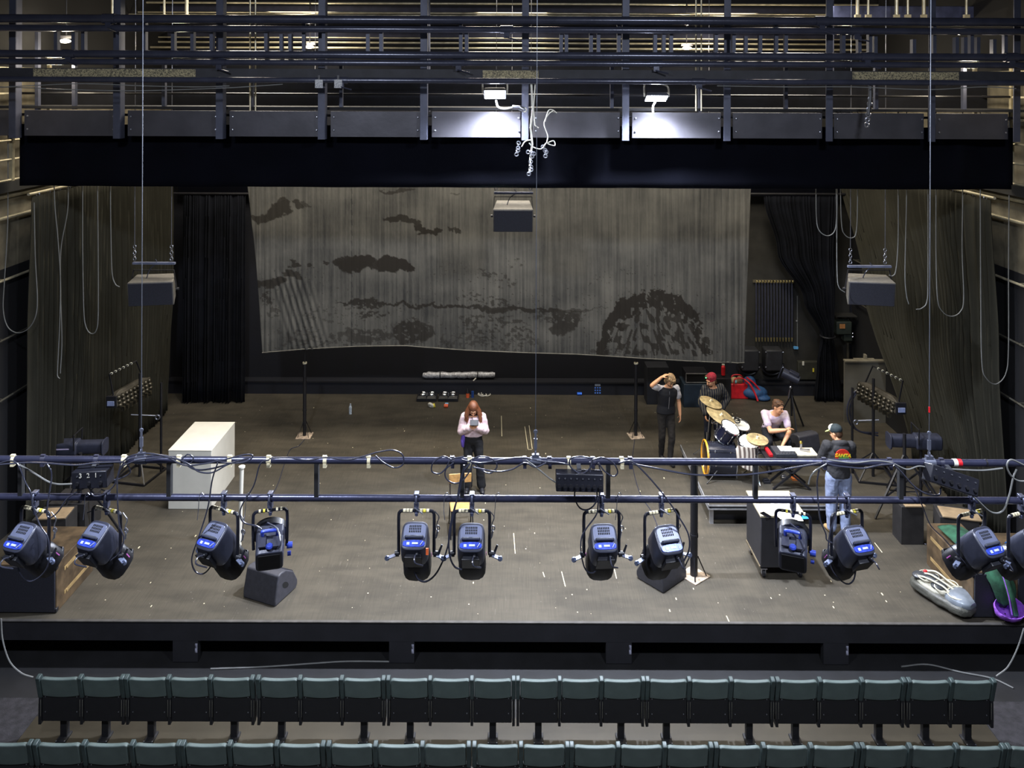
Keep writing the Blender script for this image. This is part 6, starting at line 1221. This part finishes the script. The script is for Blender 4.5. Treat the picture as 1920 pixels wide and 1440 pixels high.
# man walking, one hand in his hair
J = dict(pel=(-.01, 0, .96), wst=(0, .0, 1.10), cst=(.01, -.02, 1.30), nck=(.03, -.04, 1.475), hd=(.05, -.095, 1.590), face=(.12, -.74, -.66), shL=(-.17, -.02, 1.43), shR=(.195, -.02, 1.41), elL=(-.315, -.09, 1.50), elR=(.25, .02, 1.14), wrL=(-.13, -.115, 1.665), wrR=(.255, -.05, .905),
     hiL=(-.09, 0, .92), hiR=(.075, 0, .92), knL=(-.10, -.06, .50), knR=(.07, -.13, .50), anL=(-.08, .07, .10), anR=(.03, -.14, .09), toL=(-.07, -.06, .04), toR=(.05, -.28, .04), dL=(.85, .05, .40), dR=(0, -.12, -1), nL=(.3, .1, -1), nR=(-1, 0, 0), curl=.35)
q = FL(1250, 866); GREYH = mat('greying_hair', (150, 122, 88), .6, 0, .4, 30, .3)
t, hp, H3, body, top = person('person walking in a dark vest and dark trousers with one hand in the hair', 'person', (q.x, q.y+.05, 0), R(6), J, top=mat('white_tee', (206, 202, 204), .9), legs=mat('dark_trousers', (30, 27, 26), .85), sleeve='short', topname='t_shirt', hem=1, inf=.012, hairm=GREYH)
hair_short(t, hp, H3, GREYH, True, [((s*.07, .02+.03*k, .02), (s*.085, .01+.03*k, -.07-.01*k), .028, .016) for s in (-1, 1) for k in (-1, 0, 1)]+[((x, -.07, .08), (x*1.3, -.095, .035), .022, .012) for x in (-.04, -.01, .03)])
m = MB(); torso(m, J, .034, 1, 8); link('vest', m, mat('navy_vest', (15, 17, 26), .8), t, vox=.012, sm=0); m = MB(); m.tube(catmull([(.015, -.155, 1.40), (.01, -.16, 1.25), (0, -.14, 1.06)], 6), .006, 6); link('zip', m, STEEL, t)
# person in a crimson beanie behind the drums
J = dict(pel=(0, 0, .92), wst=(0, .0, 1.04), cst=(0, -.02, 1.22), nck=(-.01, -.04, 1.385), hd=(-.05, -.075, 1.50), face=(-.82, -.45, -.30), shL=(-.16, -.03, 1.33), shR=(.17, .03, 1.33), elL=(-.235, -.05, 1.07), elR=(.30, .04, 1.10), wrL=(-.20, -.22, .90), wrR=(.16, -.06, .93),
     hiL=(-.085, 0, .88), hiR=(.085, 0, .88), knL=(-.10, -.02, .48), knR=(.10, 0, .48), anL=(-.1, .02, .09), anR=(.11, .03, .09), toL=(-.12, -.13, .035), toR=(.14, -.12, .035), dL=(.1, -.35, -.9), dR=(-.9, -.2, -.2), nL=(1, 0, 0), nR=(0, -1, -.3), curl=.6)
x_ = PX(1336, 15.62, 760); DKH = mat('dark_hair', (92, 62, 40), .6, 0, .4, 30, .3)
STR = stripes('striped_jacket', (112, 108, 90), (26, 27, 38), 7, .93, .97)
t, hp, H3, body, top = person('person in a crimson beanie and dark striped jacket standing behind the drum kit', 'person', (x_, 15.62, 0), 0, J, top=STR, legs=mat('navy_jeans', (26, 30, 46), .85), sleeve='long', topname='jacket', hem=2, inf=.022, hairm=DKH)
hair_short(t, hp, H3, DKH, True, [((.06, .05, .0), (.07, .06, -.06), .025, .015), ((-.06, .05, .0), (-.07, .06, -.06), .025, .015)])
m = MB(); m.ell(hp(0, .028, .062), (.096, .108, .090), 20, M=H3); m.torus(hp(0, .02, .035), .086, .016, H3 @ V((0, -.15, 1)), 24, 8); m.ell(hp(0, .085, .04), (.06, .05, .06), 12, M=H3); link('beanie', m, mat('crimson_knit', (140, 26, 44), .9, 0, .2, 20, .3), t, vox=.01, sm=0)
# seated man with folded arms
J = dict(pel=(0, .08, .575), wst=(0, .01, .68), cst=(0, -.09, .835), nck=(.01, -.175, .965), hd=(.03, -.235, 1.090), face=(.60, -.76, -.20), shL=(-.185, -.12, .93), shR=(.195, -.12, .92), elL=(-.145, -.35, .70), elR=(.20, -.34, .68), wrL=(.10, -.42, .755), wrR=(.02, -.50, .505),
     hiL=(-.09, .04, .545), hiR=(.09, .04, .545), knL=(-.17, -.36, .52), knR=(.17, -.36, .52), anL=(-.17, -.34, .09), anR=(.17, -.34, .09), toL=(-.2, -.48, .035), toR=(.2, -.48, .035), dL=(.9, -.15, .35), dR=(-.5, -.5, -.7), nL=(0, -.4, -.9), nR=(0, .3, -.9), curl=.5)
x_ = PX(1447, 14.7, 800); TD = mat('tie_dye_shirt', (214, 200, 200), .9, 0, 0, 9, .15, rgb2=(178, 160, 188))
t, hp, H3, body, top = person('person with short brown hair sitting in a pale tie dyed shirt, arms folded', 'person', (x_, 14.68, RZ), 0, J, top=TD, legs=mat('dark_shorts', (24, 26, 34), .85), sleeve='short', topname='t_shirt', hem=1, inf=.012, hairm=DKH)
hair_short(t, hp, H3, DKH, False); m = MB(); m.cap(hp(-.022, -.096, -.046), hp(.022, -.096, -.046), .007, .007, 8); link('moustache', m, DKH, t)
# person in the printed hoodie, seen from behind (local -Y is upstage)
J = dict(pel=(0, 0, .97), wst=(0, .01, 1.10), cst=(0, .02, 1.30), nck=(0, -.01, 1.475), hd=(.03, -.06, 1.605), face=(.62, -.70, -.30), shL=(-.185, .01, 1.43), shR=(.185, .01, 1.43), elL=(-.235, -.10, 1.17), elR=(.235, -.10, 1.17), wrL=(-.13, -.28, 1.10), wrR=(.13, -.28, 1.10),
     hiL=(-.095, 0, .93), hiR=(.095, 0, .93), knL=(-.11, -.02, .51), knR=(.11, -.02, .51), anL=(-.10, .03, .09), anR=(.11, .01, .09), toL=(-.13, -.14, .035), toR=(.15, -.15, .035), dL=(.3, -.9, -.1), dR=(-.3, -.9, -.1), nL=(.8, 0, 0), nR=(-.8, 0, 0), curl=.7)
q = FL(1572, 1000); DENIM = mat('light_denim', (140, 152, 184), .85, 0, .22, 6, .2); HOOD = mat('charcoal_hoodie', (44, 44, 47), .9, 0, .15, 8, .2)
t, hp, H3, body, top = person('person seen from behind in a charcoal hoodie with a red round print and light jeans', 'person', (q.x, q.y, 0), R(176), J, top=HOOD, legs=DENIM, sleeve='long', topname='hoodie', hem=1, inf=.034, hood=1, hairm=DKH, flare=.01, baggy=.022, shoes=mat('tan_shoe', (170, 140, 96), .7))
hair_short(t, hp, H3, DKH)
m = MB(); m.torus((0, .05, 1.48), .09, .050, (0, -.55, 1), 22, 8); m.ell((0, .125, 1.42), (.135, .06, .10), 16); link('hood', m, HOOD, t, vox=.012, sm=0)
m = MB(); m.ell(hp(0, .022, .060), (.092, .108, .084), 20, M=H3); cp = link('cap', m, mat('cap_mesh', (34, 46, 50), .8, 0, .2, 20), t, vox=.01, sm=0)
m = MB(); m.ell(hp(0, -.035, .078), (.078, .062, .062), 18, M=H3); link('front_panel', m, mat('cap_cream', (226, 222, 206), .8), cp)
m = MB(); m.loft([(hp(0, -.075, .045), .076, .012, H3 @ V((1, 0, 0)), H3 @ V((0, 0, 1))), (hp(0, -.13, .035), .070, .010, H3 @ V((1, 0, 0)), H3 @ V((0, 0, 1))), (hp(0, -.165, .026), .040, .008, H3 @ V((1, 0, 0)), H3 @ V((0, 0, 1)))], 20); link('cap_peak', m, mat('cap_lime', (196, 214, 130), .8), cp, bev=.004)
TP = Matrix.Translation((.0, .182, 1.335)) @ Matrix.Rotation(R(-4), 4, 'X'); m = MB(); m.prism([(.118*math.cos(a), .118*math.sin(a)) for a in (2*PI*i/40 for i in range(40))], -.004, .006, M=TP); m.prism([(.085*math.cos(a)-.02, .07*math.sin(a)-.035) for a in (2*PI*i/30 for i in range(30))], .005, .008, M=TP, k=1)
dsc = link('round_print', m, [mat('print_red', (226, 52, 30), .7), mat('print_green', (90, 170, 80), .7)], t)
def letters(s, size, z, mt, name='lettering'): text(name, s, size, mt, dsc, TP @ Matrix.Translation((0, .012, z)) @ Matrix.Rotation(R(180), 4, 'Z') @ Matrix.Rotation(R(90), 4, 'X'), .0025, .0018, .25, True)
letters('SANTA', .078, .018, mat('print_yellow', (250, 214, 40), .7)); letters('CRUZ', .05, -.058, mat('print_white', (240, 240, 240), .7))
